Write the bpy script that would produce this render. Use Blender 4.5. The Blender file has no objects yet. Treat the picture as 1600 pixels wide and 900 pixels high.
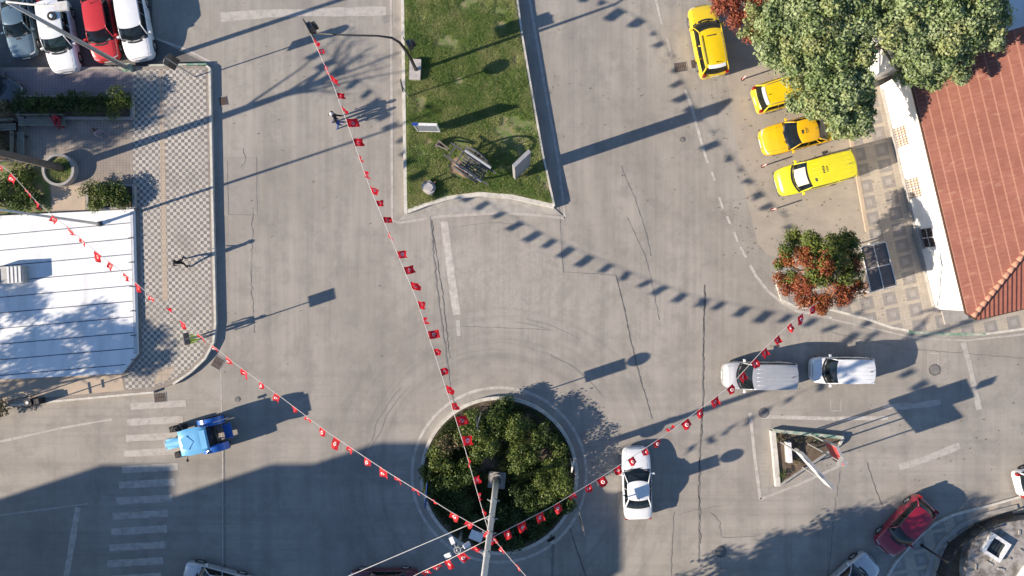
import bpy, bmesh, math, random
import numpy as np
from mathutils import Vector, Matrix
random.seed(7); rng = np.random.default_rng(7)
R = math.radians; PI = math.pi
sc = bpy.context.scene; COL = sc.collection

# ------------------------------------------------------------------ camera, sky, sun, exposure
H = 52.0; FPX = 1300.0; NX, NY = 815.0, 445.0; S = H / FPX      # camera height; focal length in pixels of the 1600 px photo; nadir pixel
cam = bpy.data.cameras.new('camera'); co = bpy.data.objects.new('camera', cam); COL.objects.link(co)
co.location = (0, 0, H); co.rotation_euler = (0, 0, 0)
cam.sensor_width = 36; cam.lens = 36 * FPX / 1600
cam.shift_x = (800 - NX) / 1600; cam.shift_y = (NY - 450) / 1600
cam.clip_end = 3000; cam.clip_start = 0.5
sc.camera = co
EL = 25.0; AZX, AZY = 0.949, 0.316                               # shadows fall to +x, +y
w = bpy.data.worlds.new('World'); sc.world = w; w.use_nodes = True
nt = w.node_tree; bg = nt.nodes['Background']; sky = nt.nodes.new('ShaderNodeTexSky')
sky.sky_type = 'NISHITA'; sky.sun_disc = False; sky.sun_elevation = R(EL)
sky.sun_rotation = math.atan2(-AZX, -AZY); sky.air_density = 1.0; sky.dust_density = 0.2; sky.ozone_density = 4.0
nt.links.new(sky.outputs[0], bg.inputs[0]); bg.inputs[1].default_value = 0.095
sl = bpy.data.lights.new('sun', 'SUN'); sl.energy = 5.0; sl.angle = R(0.53); sl.color = (1.0, 0.86, 0.70)
so = bpy.data.objects.new('sun', sl); COL.objects.link(so)
d = Vector((AZX * math.cos(R(EL)), AZY * math.cos(R(EL)), -math.sin(R(EL))))
so.rotation_euler = d.to_track_quat('-Z', 'Y').to_euler()
sc.view_settings.view_transform = 'Standard'; sc.view_settings.look = 'None'
sc.view_settings.gamma = 1.0; sc.view_settings.use_curve_mapping = False
sc.view_settings.exposure = 0.92

# ------------------------------------------------------------------ helpers
def G(px, py, h=0.0, z=None):
    """world point seen at photo pixel (px, py) at height h"""
    k = (H - h) / H
    return Vector(((px - NX) * S * k, -(py - NY) * S * k, h if z is None else z))
def tag(o, label=None, cat=None, group=None, kind=None):
    if label: o['label'] = label
    if cat: o['category'] = cat
    if group: o['group'] = group
    if kind: o['kind'] = kind
    return o
def empty(name, loc=(0, 0, 0), rz=0.0, label=None, cat=None, group=None):
    o = bpy.data.objects.new(name, None); COL.objects.link(o)
    o.location = loc; o.rotation_euler = (0, 0, rz); o.empty_display_size = .3
    return tag(o, label, cat, group)
class MB:
    def __init__(s): s.v = []; s.f = []; s.m = []
    def add(s, vs, fs, m=0):
        n = len(s.v); s.v += [tuple(p) for p in vs]; s.f += [tuple(i + n for i in f) for f in fs]; s.m += [m] * len(fs); return s
    def box(s, c, sz, rz=0.0, m=0, tilt=None, taper=1.0):
        x, y, z = sz[0] / 2, sz[1] / 2, sz[2] / 2
        pts = []
        for dz in (-z, z):
            t = 1.0 if dz < 0 else taper
            for dx, dy in ((-x, -y), (x, -y), (x, y), (-x, y)): pts.append(Vector((dx * t, dy * t, dz)))
        M = Matrix.Rotation(rz, 4, 'Z')
        if tilt is not None: M = M @ tilt
        pts = [M @ p + Vector(c) for p in pts]
        return s.add(pts, [(0, 3, 2, 1), (4, 5, 6, 7), (0, 1, 5, 4), (1, 2, 6, 5), (2, 3, 7, 6), (3, 0, 4, 7)], m)
    def prism(s, poly, z0, z1, m=0, bottom=True):
        a = sum(poly[i][0] * poly[(i + 1) % len(poly)][1] - poly[(i + 1) % len(poly)][0] * poly[i][1] for i in range(len(poly)))
        if a < 0: poly = poly[::-1]
        n = len(poly)
        vs = [(p[0], p[1], z0) for p in poly] + [(p[0], p[1], z1) for p in poly]
        fs = [tuple(range(n, 2 * n))] + [(i, (i + 1) % n, n + (i + 1) % n, n + i) for i in range(n)]
        if bottom: fs.append(tuple(range(n))[::-1])
        return s.add(vs, fs, m)
    def sheet(s, poly, z, m=0):
        a = sum(poly[i][0] * poly[(i + 1) % len(poly)][1] - poly[(i + 1) % len(poly)][0] * poly[i][1] for i in range(len(poly)))
        if a < 0: poly = poly[::-1]
        return s.add([(p[0], p[1], z) for p in poly], [tuple(range(len(poly)))], m)
    def tube(s, pts, rad, n=8, m=0, cap=True):
        pts = [Vector(p) for p in pts]; k = len(pts)
        if not hasattr(rad, '__len__'): rad = [rad] * k
        vs = []; up = Vector((0, 0, 1))
        for i, p in enumerate(pts):
            t = (pts[min(i + 1, k - 1)] - pts[max(i - 1, 0)]).normalized()
            a = t.cross(up)
            if a.length < 1e-3: a = t.cross(Vector((0, 1, 0)))
            a.normalize(); b = t.cross(a).normalized()
            for j in range(n):
                q = 2 * PI * j / n
                vs.append(p + (a * math.cos(q) + b * math.sin(q)) * rad[i])
        fs = [(i * n + j, i * n + (j + 1) % n, (i + 1) * n + (j + 1) % n, (i + 1) * n + j) for i in range(k - 1) for j in range(n)]
        if cap: fs += [tuple(range(n))[::-1], tuple(range((k - 1) * n, k * n))]
        return s.add(vs, fs, m)
    def ring(s, c, r0, r1, z0, z1, n=64, m=0, a0=0, a1=2 * PI):
        full = abs(a1 - a0 - 2 * PI) < 1e-6; k = n if full else n + 1
        vs = []
        for i in range(k):
            a = a0 + (a1 - a0) * i / n
            for r, z in ((r0, z0), (r1, z0), (r1, z1), (r0, z1)): vs.append((c[0] + r * math.cos(a), c[1] + r * math.sin(a), z))
        fs = []
        for i in range(n):
            j = (i + 1) % k
            for q in range(4): fs.append((i * 4 + q, i * 4 + (q + 1) % 4, j * 4 + (q + 1) % 4, j * 4 + q))
        return s.add(vs, fs, m)
    def cyl(s, c, r, z0, z1, n=16, m=0, r2=None):
        return s.tube([(c[0], c[1], z0), (c[0], c[1], z1)], [r, r if r2 is None else r2], n, m)
    def grid(s, fn, nu, nv, m=0):
        vs = [fn(i / nu, j / nv) for i in range(nu + 1) for j in range(nv + 1)]
        fs = [(i * (nv + 1) + j, (i + 1) * (nv + 1) + j, (i + 1) * (nv + 1) + j + 1, i * (nv + 1) + j + 1) for i in range(nu) for j in range(nv)]
        return s.add(vs, fs, m)
    def strip(s, pts, wd, z, m=0, jit=0.0):
        """flat ribbon along a polyline"""
        n = len(pts); vs = []
        for i in range(n):
            a = Vector(pts[max(i - 1, 0)][:2]); b = Vector(pts[min(i + 1, n - 1)][:2]); t = (b - a)
            t = t.normalized() if t.length > 0 else Vector((1, 0)); q = Vector((-t.y, t.x)); p = Vector(pts[i][:2])
            ww = (wd[i] if hasattr(wd, '__len__') else wd) / 2 * (1 + random.uniform(-jit, jit))
            vs += [(*(p + q * ww), z), (*(p - q * ww), z)]
        return s.add(vs, [(2 * i + 1, 2 * i + 3, 2 * i + 2, 2 * i) for i in range(n - 1)], m)
    def build(s, name, mats, parent=None, smooth=False, loc=None, rz=0.0):
        me = bpy.data.meshes.new(name); me.from_pydata(s.v, [], s.f)
        if not isinstance(mats, (list, tuple)): mats = [mats]
        for m in mats: me.materials.append(m)
        me.polygons.foreach_set('material_index', s.m)
        if smooth: me.polygons.foreach_set('use_smooth', [True] * len(s.f))
        me.update()
        o = bpy.data.objects.new(name, me); COL.objects.link(o)
        if parent: o.parent = parent
        if loc is not None: o.location = loc
        o.rotation_euler = (0, 0, rz)
        return o
def copy_tree(o, parent=None):
    c = o.copy(); COL.objects.link(c); c.parent = parent
    for ch in [x for x in COL.objects if x.parent == o]: copy_tree(ch, c)
    return c

# ------------------------------------------------------------------ materials
def mat(name, col, rough=0.8, col2=None, scale=3.0, detail=6.0, amt=1.0, lo=.35, hi=.65, bump=0.0, bscale=40, metal=0.0, coat=0.0, spec=0.5, stretch=None):
    m = bpy.data.materials.new(name); m.use_nodes = True; t = m.node_tree; b = t.nodes['Principled BSDF']
    b.inputs['Roughness'].default_value = rough; b.inputs['Metallic'].default_value = metal
    b.inputs['Coat Weight'].default_value = coat; b.inputs['Coat Roughness'].default_value = .05
    b.inputs['Specular IOR Level'].default_value = spec
    tc = t.nodes.new('ShaderNodeTexCoord')
    col2 = col2 if col2 is not None else tuple(c * .82 for c in col)
    n = t.nodes.new('ShaderNodeTexNoise'); n.inputs['Scale'].default_value = scale; n.inputs['Detail'].default_value = detail; n.inputs['Roughness'].default_value = .65
    if stretch:
        mp = t.nodes.new('ShaderNodeMapping'); mp.inputs['Scale'].default_value = stretch
        t.links.new(tc.outputs['Object'], mp.inputs[0]); t.links.new(mp.outputs[0], n.inputs['Vector'])
    else: t.links.new(tc.outputs['Object'], n.inputs['Vector'])
    r = t.nodes.new('ShaderNodeValToRGB'); r.color_ramp.elements[0].position = lo; r.color_ramp.elements[1].position = hi
    r.color_ramp.elements[0].color = (*col, 1); r.color_ramp.elements[1].color = (*col2, 1)
    t.links.new(n.outputs[0], r.inputs[0]); t.links.new(r.outputs[0], b.inputs['Base Color'])
    if bump:
        n2 = t.nodes.new('ShaderNodeTexNoise'); n2.inputs['Scale'].default_value = bscale; n2.inputs['Detail'].default_value = 4
        t.links.new(tc.outputs['Object'], n2.inputs['Vector'])
        bp = t.nodes.new('ShaderNodeBump'); bp.inputs['Strength'].default_value = bump; bp.inputs['Distance'].default_value = .02
        t.links.new(n2.outputs[0], bp.inputs['Height']); t.links.new(bp.outputs[0], b.inputs['Normal'])
    m['_c'] = r.name
    return m
CARGLASS = []
class NT:
    """small node-graph helper"""
    def __init__(s, m): s.t = m.node_tree; s.b = s.t.nodes['Principled BSDF']; s.tc = s.t.nodes.new('ShaderNodeTexCoord')
    def link(s, a, b): s.t.links.new(a, b)
    def val(s, x, sock):
        if hasattr(x, 'is_output'): s.link(x, sock)
        else: sock.default_value = x
    def math(s, op, a, b=0.0, c=None, clamp=False):
        n = s.t.nodes.new('ShaderNodeMath'); n.operation = op; n.use_clamp = clamp
        s.val(a, n.inputs[0]); s.val(b, n.inputs[1])
        if c is not None: s.val(c, n.inputs[2])
        return n.outputs[0]
    def noise(s, vec, scale, detail=5, rough=.6):
        n = s.t.nodes.new('ShaderNodeTexNoise'); n.inputs['Scale'].default_value = scale; n.inputs['Detail'].default_value = detail; n.inputs['Roughness'].default_value = rough
        s.link(vec, n.inputs['Vector']); return n.outputs[0]
    def map(s, vec, scale=(1, 1, 1), rot=(0, 0, 0), loc=(0, 0, 0)):
        n = s.t.nodes.new('ShaderNodeMapping'); n.inputs['Scale'].default_value = scale; n.inputs['Rotation'].default_value = rot; n.inputs['Location'].default_value = loc
        s.link(vec, n.inputs[0]); return n.outputs[0]
    def ss(s, x, a, b):
        n = s.t.nodes.new('ShaderNodeMapRange'); n.interpolation_type = 'SMOOTHSTEP'
        s.val(x, n.inputs[0]); n.inputs[1].default_value = a; n.inputs[2].default_value = b; n.inputs[3].default_value = 0; n.inputs[4].default_value = 1
        return n.outputs[0]
    def mix(s, f, a, b, mode='MIX'):
        n = s.t.nodes.new('ShaderNodeMix'); n.data_type = 'RGBA'; n.blend_type = mode
        s.val(f, n.inputs[0]); s.val(a if hasattr(a, 'is_output') else (*a, 1), n.inputs[6]); s.val(b if hasattr(b, 'is_output') else (*b, 1), n.inputs[7])
        return n.outputs[2]
    def sep(s, vec):
        n = s.t.nodes.new('ShaderNodeSeparateXYZ'); s.link(vec, n.inputs[0]); return n.outputs
    def bump(s, h, st=.5, dist=.02):
        n = s.t.nodes.new('ShaderNodeBump'); n.inputs['Strength'].default_value = st; n.inputs['Distance'].default_value = dist
        s.link(h, n.inputs['Height']); s.link(n.outputs[0], s.b.inputs['Normal'])
def nmat(name, rough=.85):
    m = bpy.data.materials.new(name); m.use_nodes = True; n = NT(m); n.b.inputs['Roughness'].default_value = rough; return m, n

RC = G(780, 742)                                                  # roundabout centre
def asphalt():
    m, n = nmat('asphalt', .9); o = n.tc.outputs['Object']
    a = n.noise(o, .16, 4); b = n.noise(o, 1.3, 7, .7); c = n.noise(o, 22, 4, .8)
    st = n.noise(n.map(o, (1.1, .035, 1)), 1.0, 6, .65)            # wear lengthwise along the avenue
    base = n.mix(n.ss(a, .35, .65), (.285, .262, .230), (.350, .323, .286))
    base = n.mix(n.math('MULTIPLY', n.ss(st, .42, .68), .50), base, (.205, .190, .173))
    st2 = n.noise(n.map(o, (.03, 1.2, 1), (0, 0, R(4))), 1.0, 6, .65)
    x, y, z = n.sep(o)
    low = n.ss(n.math('MULTIPLY', y, -1.0), 2.5, 8.0)
    base = n.mix(n.math('MULTIPLY', n.math('MULTIPLY', n.ss(st2, .42, .66), low), .42), base, (.205, .190, .173))
    # tyre-polished rings round the roundabout
    dx = n.math('SUBTRACT', x, RC.x); dy = n.math('SUBTRACT', y, RC.y)
    rr = n.math('SQRT', n.math('ADD', n.math('MULTIPLY', dx, dx), n.math('MULTIPLY', dy, dy)))
    ang = n.math('ARCTAN2', dy, dx)
    cv = n.t.nodes.new('ShaderNodeCombineXYZ'); n.link(n.math('MULTIPLY', rr, 1.7), cv.inputs[0]); n.link(n.math('MULTIPLY', ang, .9), cv.inputs[1])
    rg = n.noise(cv.outputs[0], 1.0, 6, .7)
    rm = n.math('MULTIPLY', n.ss(rr, 6.0, 7.6), n.math('SUBTRACT', 1.0, n.ss(rr, 9.0, 13.5)))
    base = n.mix(n.math('MULTIPLY', n.math('MULTIPLY', n.ss(rg, .42, .66), rm), .45), base, (.150, .141, .131))
    pale = n.math('SUBTRACT', 1.0, n.ss(rr, 5.0, 6.6))
    base = n.mix(n.math('MULTIPLY', pale, .25), base, (.375, .352, .318))
    base = n.mix(n.math('MULTIPLY', n.ss(b, .40, .72), .30), base, (.365, .338, .300))
    base = n.mix(n.math('MULTIPLY', n.ss(c, .45, .75), .22), base, (.16, .154, .148))
    sp = n.noise(o, 3.1, 3, .5)
    base = n.mix(n.math('MULTIPLY', n.ss(sp, .70, .78), .35), base, (.09, .085, .08))
    def gauss(v, c, wd): 
        q_ = n.math('MULTIPLY', n.math('SUBTRACT', v, c), 1 / wd); return n.math('POWER', 2.718, n.math('MULTIPLY', n.math('MULTIPLY', q_, q_), -1.0))
    wob = n.math('MULTIPLY', n.math('SUBTRACT', n.noise(n.map(o, (.2, .12, 1)), 1.0, 3), .5), 1.6)
    xw = n.math('ADD', x, wob); tr = None
    for c_, w_, a_ in ((-15.6, .45, .8), (-13.6, .5, 1.0), (-11.2, .5, 1.0), (-9.6, .5, .7)):
        g_ = n.math('MULTIPLY', gauss(xw, c_, w_), a_); tr = g_ if tr is None else n.math('ADD', tr, g_)
    tr = n.math('MULTIPLY', tr, n.math('SUBTRACT', 1.0, n.ss(n.math('MULTIPLY', y, -1.0), 4.0, 9.0)))
    xs = n.math('ADD', xw, n.math('MULTIPLY', y, .22))
    for c_, w_, a_ in ((4.6, .5, .8), (6.6, .55, .9), (8.9, .5, .7)):
        tr = n.math('ADD', tr, n.math('MULTIPLY', n.math('MULTIPLY', gauss(xs, c_, w_), a_), n.ss(y, -3.0, 2.0)))
    ul = n.math('MULTIPLY', n.ss(ang, 1.0, 1.9), 1.0)
    rw = n.math('ADD', rr, n.math('MULTIPLY', wob, .5))
    for c_, w_, a_ in ((7.4, .35, .8), (8.9, .4, 1.0), (10.6, .45, .8)):
        tr = n.math('ADD', tr, n.math('MULTIPLY', n.math('MULTIPLY', gauss(rw, c_, w_), a_), ul))
    grn = n.math('ADD', n.math('MULTIPLY', n.ss(n.noise(n.map(o, (2.5, .5, 1)), 1.0, 8, .8), .35, .65), .7), .3)
    base = n.mix(n.math('MULTIPLY', n.math('MULTIPLY', tr, grn), .34, clamp=True), base, (.150, .140, .129))
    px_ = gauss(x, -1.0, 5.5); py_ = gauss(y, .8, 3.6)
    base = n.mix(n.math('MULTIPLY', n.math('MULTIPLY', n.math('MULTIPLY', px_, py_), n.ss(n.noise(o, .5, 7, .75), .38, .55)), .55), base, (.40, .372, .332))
    fs = n.noise(n.map(o, (3.2, .10, 1)), 1.0, 7, .75); ver = n.math('SUBTRACT', 1.0, low)
    base = n.mix(n.math('MULTIPLY', n.math('MULTIPLY', n.ss(fs, .43, .70), ver), .34), base, (.178, .166, .153))
    fs2 = n.noise(n.map(o, (3.6, .22, 1), (0, 0, 0), (9, 3, 0)), 1.0, 7, .75)
    base = n.mix(n.math('MULTIPLY', n.ss(fs2, .52, .76), .20), base, (.39, .364, .325))
    fh = n.noise(n.map(o, (.12, 3.4, 1), (0, 0, R(5))), 1.0, 7, .75)
    base = n.mix(n.math('MULTIPLY', n.math('MULTIPLY', n.ss(fh, .5, .72), low), .30), base, (.178, .166, .153))
    blot = n.noise(o, .55, 8, .78)
    base = n.mix(n.math('MULTIPLY', n.ss(blot, .47, .62), .42), base, (.185, .172, .157))
    gr = n.noise(o, 9, 6, .9); base = n.mix(n.math('MULTIPLY', n.ss(gr, .52, .70), .30), base, (.165, .154, .142))
    n.link(base, n.b.inputs['Base Color']); n.bump(n.noise(o, 60, 3), .35, .01)
    return m
M = {}
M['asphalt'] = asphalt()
M['asphalt_dark'] = mat('asphalt_dark', (.105, .100, .098), .9, (.15, .142, .135), 1.2, bump=.3, bscale=60)
M['patch'] = mat('patched_asphalt', (.295, .272, .245), .9, (.25, .231, .208), 1.6, bump=.3, bscale=60)
M['bay'] = mat('parking_slab', (.37, .325, .268), .9, (.30, .268, .228), 1.1, detail=9, bump=.3, bscale=50)
def paintmat(name, col, under, wear_lo, wear_hi, scale=5):
    m, n = nmat(name, .75); o = n.tc.outputs['Object']
    a = n.noise(o, scale, 8, .75); n.link(n.mix(n.ss(a, wear_lo, wear_hi), col, under), n.b.inputs['Base Color']); return m
M['paint'] = paintmat('worn_white_paint', (.50, .47, .425), (.33, .305, .275), .36, .66, 2.5)
M['paint_faint'] = paintmat('faded_white_paint', (.42, .39, .355), (.29, .27, .25), .40, .70, 2.5)
M['tar'] = mat('tar_crack', (.09, .086, .082), .9, (.15, .144, .138), 4)
M['tyre'] = mat('tyre_smear', (.205, .192, .178), .95, (.25, .234, .216), 2)
M['tar_soft'] = mat('old_crack', (.15, .144, .138), .95, (.22, .21, .20), 3)
M['kerb'] = mat('whitewashed_kerb', (.62, .59, .53), .8, (.42, .40, .35), 3, bump=.3, bscale=30)
M['kerb_green'] = mat('green_painted_kerb', (.13, .25, .18), .8, (.45, .45, .38), 2.2, lo=.4, hi=.6)
M['concrete'] = mat('concrete', (.36, .345, .32), .9, (.27, .255, .235), 2.5, bump=.3, bscale=30)
M['concrete_pink'] = mat('pinkish_concrete', (.50, .46, .44), .9, (.38, .35, .33), 4, bump=.3)
M['soil'] = mat('soil', (.085, .062, .045), .95, (.14, .105, .075), 3, bump=.6, bscale=20)
M['peach'] = mat('peach_paving', (.46, .365, .27), .85, (.38, .31, .24), 1.2, bump=.2, bscale=20)
def slabmat(name, c1, c2, joint, sx, sy, rot=0.0, jw=.03):
    m, n = nmat(name, .85); o = n.map(n.tc.outputs['Object'], (1, 1, 1), (0, 0, rot)); x, y, z = n.sep(o)
    fx = n.math('FRACT', n.math('MULTIPLY', x, 1 / sx)); fy = n.math('FRACT', n.math('MULTIPLY', y, 1 / sy))
    jx = n.math('LESS_THAN', fx, jw / sx); jy = n.math('LESS_THAN', fy, jw / sy)
    c = n.mix(n.ss(n.noise(o, 1.1, 6, .7), .35, .65), c1, c2)
    c = n.mix(n.math('MULTIPLY', n.math('MAXIMUM', jx, jy), .8), c, joint)
    n.link(c, n.b.inputs['Base Color']); n.bump(n.noise(o, 40, 3), .25, .01); return m
M['plaza_plain'] = slabmat('brown_grey_pavers', (.25, .215, .185), (.33, .285, .24), (.14, .12, .10), .2, .1, 0, .02)
M['plaza_purple'] = slabmat('mauve_pavers', (.21, .185, .20), (.25, .215, .225), (.13, .11, .12), .2, .1, 0, .02)
def checker():
    m, n = nmat('checker_paving', .8); o = n.map(n.tc.outputs['Object'], (1, 1, 1), (0, 0, R(-1.6)))
    c = n.t.nodes.new('ShaderNodeTexChecker'); c.inputs['Scale'].default_value = 1 / .205; n.link(n.map(o, (1, 1, 0), (0, 0, 0), (0, 0, .1)), c.inputs[0])
    c.inputs[1].default_value = (.50, .465, .41, 1); c.inputs[2].default_value = (.15, .142, .138, 1)
    a = n.noise(o, .9, 7, .7); col = n.mix(n.math('MULTIPLY', n.ss(a, .35, .7), .45), c.outputs[0], (.30, .27, .24))
    x, y, z = n.sep(o); k = n.noise(o, 9, 5, .8)
    col = n.mix(n.math('MULTIPLY', n.ss(k, .48, .7), .5), col, (.24, .215, .195))
    kk = n.noise(o, .5, 8, .8); col = n.mix(n.math('MULTIPLY', n.ss(kk, .48, .62), .4), col, (.17, .155, .14))
    n.link(col, n.b.inputs['Base Color']); return m
M['checker'] = checker()
M['band'] = slabmat('tan_guide_band', (.42, .34, .26), (.36, .30, .235), (.25, .2, .16), .4, .4, 0, .03)
def squares():
    m, n = nmat('square_pattern_paving', .8); o = n.map(n.tc.outputs['Object'], (1, 1, 1), (0, 0, R(-12)), (0.2, 0, 0))
    x, y, z = n.sep(o)
    P = 1.02
    fx = n.math('FRACT', n.math('MULTIPLY', x, 1 / 1.45)); fy = n.math('FRACT', n.math('MULTIPLY', y, 1 / P))
    ax = n.math('MULTIPLY', n.math('ABSOLUTE', n.math('SUBTRACT', fx, .5)), 1.42); ay = n.math('ABSOLUTE', n.math('SUBTRACT', fy, .5))
    dd = n.math('MAXIMUM', ax, ay)
    ring = n.math('MULTIPLY', n.math('GREATER_THAN', dd, .17), n.math('LESS_THAN', dd, .40))
    c = n.mix(ring, (.42, .37, .30), (.24, .225, .215))
    c = n.mix(n.math('LESS_THAN', dd, .17), c, (.33, .31, .295))
    c = n.mix(n.math('MULTIPLY', n.ss(n.noise(o, 1.6, 8, .8), .40, .60), .55), c, (.29, .26, .225))
    j = n.math('MAXIMUM', n.math('LESS_THAN', n.math('FRACT', n.math('MULTIPLY', x, 4.9)), .10), n.math('LESS_THAN', n.math('FRACT', n.math('MULTIPLY', y, 4.9)), .10))
    c = n.mix(n.math('MULTIPLY', j, .3), c, (.16, .14, .12))
    n.link(c, n.b.inputs['Base Color']); return m
M['squares'] = squares()
M['white_sheet'] = mat('white_sheet_metal', (.80, .81, .82), .45, (.50, .51, .52), 1.1, detail=10, lo=.45, hi=.85, stretch=(1, .25, 1), bump=.15, bscale=3, spec=.4)
M['white_trim'] = mat('pale_grey_trim', (.55, .57, .60), .5, (.45, .47, .5), 3)
M['seam'] = mat('dark_seam', (.10, .12, .16), .7)
M['white_wall'] = mat('whitewashed_wall', (.80, .785, .75), .85, (.68, .66, .62), 1.4, bump=.15, bscale=12)
M['black'] = mat('black_painted_metal', (.018, .018, .02), .45, (.03, .03, .03), 6)
M['dark_grey'] = mat('dark_grey_metal', (.07, .075, .08), .5, (.10, .10, .105), 6)
M['galv'] = mat('galvanised_steel', (.42, .42, .41), .5, (.33, .33, .32), 5, metal=.35)
M['galv_pale'] = mat('pale_painted_steel', (.62, .61, .58), .55, (.5, .49, .46), 4)
M['white_metal'] = mat('white_painted_metal', (.75, .75, .74), .4, (.62, .62, .61), 4)
M['rubber'] = mat('tyre_rubber', (.02, .02, .021), .85, (.035, .033, .032), 10, bump=.4, bscale=60)
M['rim'] = mat('alloy_rim', (.45, .46, .47), .35, (.35, .35, .36), 8, metal=.8)
M['glass'] = mat('dark_car_glass', (.012, .018, .022), .06, (.022, .030, .036), 3, spec=.7)
M['glass_green'] = mat('greenish_car_glass', (.03, .055, .055), .06, (.05, .08, .08), 3, spec=.7)
for _g, _c in (('glass_car', (.25, .30, .34)), ('glass_car_green', (.30, .42, .42))):
    _m = bpy.data.materials.new(_g); _m.use_nodes = True; _n = NT(_m); _n.b.inputs['Base Color'].default_value = (.01, .015, .018, 1); _n.b.inputs['Roughness'].default_value = .04; _n.b.inputs['Specular IOR Level'].default_value = .8
    _t = _n.t.nodes.new('ShaderNodeBsdfTransparent'); _t.inputs[0].default_value = (*_c, 1); _x = _n.t.nodes.new('ShaderNodeMixShader'); _x.inputs[0].default_value = .55
    _n.link(_t.outputs[0], _x.inputs[1]); _n.link(_n.b.outputs[0], _x.inputs[2]); _n.link(_x.outputs[0], _n.t.nodes['Material Output'].inputs[0]); M[_g] = _m
M['seat_cloth'] = mat('grey_seat_cloth', (.10, .10, .11), .9, (.16, .155, .15), 12)
M['chrome'] = mat('chrome_trim', (.6, .6, .6), .2, (.5, .5, .5), 6, metal=.9)
M['headlight'] = mat('headlight_glass', (.6, .62, .64), .12, (.4, .42, .44), 20, spec=.8)
M['taillight'] = mat('red_lamp_plastic', (.30, .012, .012), .2, (.2, .01, .01), 12)
M['amber'] = mat('amber_plastic', (.6, .16, .02), .3)
M['plate'] = mat('white_number_plate', (.7, .7, .7), .5)
M['beige'] = mat('beige_fabric_and_sun_glare', (.62, .52, .42), .8, (.54, .45, .36), 10)
M['red_flag'] = mat('red_flag_cloth', (.60, .012, .022), .75, (.50, .01, .02), 6)
for _k, _c in (('red_flag', (.72, .016, .03)),):
    _t = M[_k].node_tree; _x = _t.nodes.new('ShaderNodeMixShader'); _x.inputs[0].default_value = .4; _r = _t.nodes.new('ShaderNodeBsdfTranslucent'); _r.inputs[0].default_value = (*_c, 1)
    _t.links.new(_t.nodes['Principled BSDF'].outputs[0], _x.inputs[1]); _t.links.new(_r.outputs[0], _x.inputs[2]); _t.links.new(_x.outputs[0], _t.nodes['Material Output'].inputs[0])
M['white_cloth'] = mat('white_cloth', (.80, .78, .76), .8, (.72, .70, .68), 8)
M['string'] = mat('pale_rope', (.62, .56, .52), .8)
M['wood'] = mat('weathered_wood', (.16, .14, .125), .85, (.09, .08, .072), 4, stretch=(1, 8, 8))
M['wood_blue'] = mat('grey_blue_boards', (.24, .27, .31), .7, (.17, .19, .22), 5)
M['cart_wood'] = mat('dark_tarred_wood', (.045, .045, .055), .8, (.10, .10, .12), 5)
M['bench_wood'] = mat('grey_green_bench_wood', (.22, .22, .17), .8, (.15, .15, .12), 5)
M['rust'] = mat('rusty_iron', (.11, .05, .03), .9, (.06, .035, .025), 7)
M['blue_sign'] = mat('blue_sign_paint', (.02, .06, .30), .4)
M['red_sign'] = mat('red_sign_paint', (.50, .06, .06), .5, (.42, .05, .05), 5)
M['pink_plastic'] = mat('faded_red_plastic', (.62, .14, .12), .5, (.7, .4, .36), 12)
M['yellow_green'] = mat('yellow_green_vest', (.42, .62, .03), .7)
M['bark'] = mat('tree_bark', (.16, .135, .11), .95, (.09, .075, .06), 5, bump=.8, bscale=14, stretch=(3, 3, .6))
M['tan_dirt'] = mat('dry_earth', (.34, .24, .15), .95, (.24, .17, .11), 4, bump=.5)
M['skin'] = mat('skin', (.42, .25, .17), .6)
M['hair'] = mat('dark_hair', (.02, .015, .012), .7)
M['hair_grey'] = mat('white_hair', (.62, .60, .58), .8)
M['coat_black'] = mat('black_coat_cloth', (.015, .013, .018), .9)
M['cloth_blue'] = mat('blue_cloth', (.03, .07, .26), .9)
M['jeans'] = mat('dark_trousers', (.025, .028, .04), .9)
M['cloth_red'] = mat('red_cloth', (.38, .02, .04), .9)
M['cloth_white'] = mat('white_garment', (.72, .72, .72), .9)
M['cloth_mauve'] = mat('grey_mauve_cloth', (.20, .18, .24), .9)
def car_paint(name, col, metal=0.0, coat=1.0, rough=.35):
    return mat(name, col, rough, tuple(c * .9 for c in col), 1.5, metal=metal, coat=coat)
M['p_white'] = car_paint('white_car_paint', (.78, .79, .80)); M['p_silver'] = car_paint('silver_car_paint', (.50, .51, .52), .35)
M['p_yellow'] = car_paint('taxi_yellow_paint', (.80, .56, .012)); M['p_lemon'] = car_paint('lemon_yellow_paint', (.78, .70, .02))
M['p_amber'] = car_paint('deep_yellow_paint', (.80, .46, .01))
M['p_red'] = car_paint('bright_red_paint', (.55, .03, .03)); M['p_dkred'] = car_paint('dark_red_paint', (.24, .008, .028))
M['p_teal'] = car_paint('teal_grey_paint', (.13, .20, .25), .3); M['p_blue'] = car_paint('tractor_blue_paint', (.02, .13, .50)); M['p_sky'] = car_paint('sky_blue_paint', (.15, .44, .72), 0, .25, .5)
M['p_dkgrey'] = car_paint('dark_grey_paint', (.06, .07, .08)); M['p_maroon'] = car_paint('maroon_paint', (.12, .012, .02))
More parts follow.
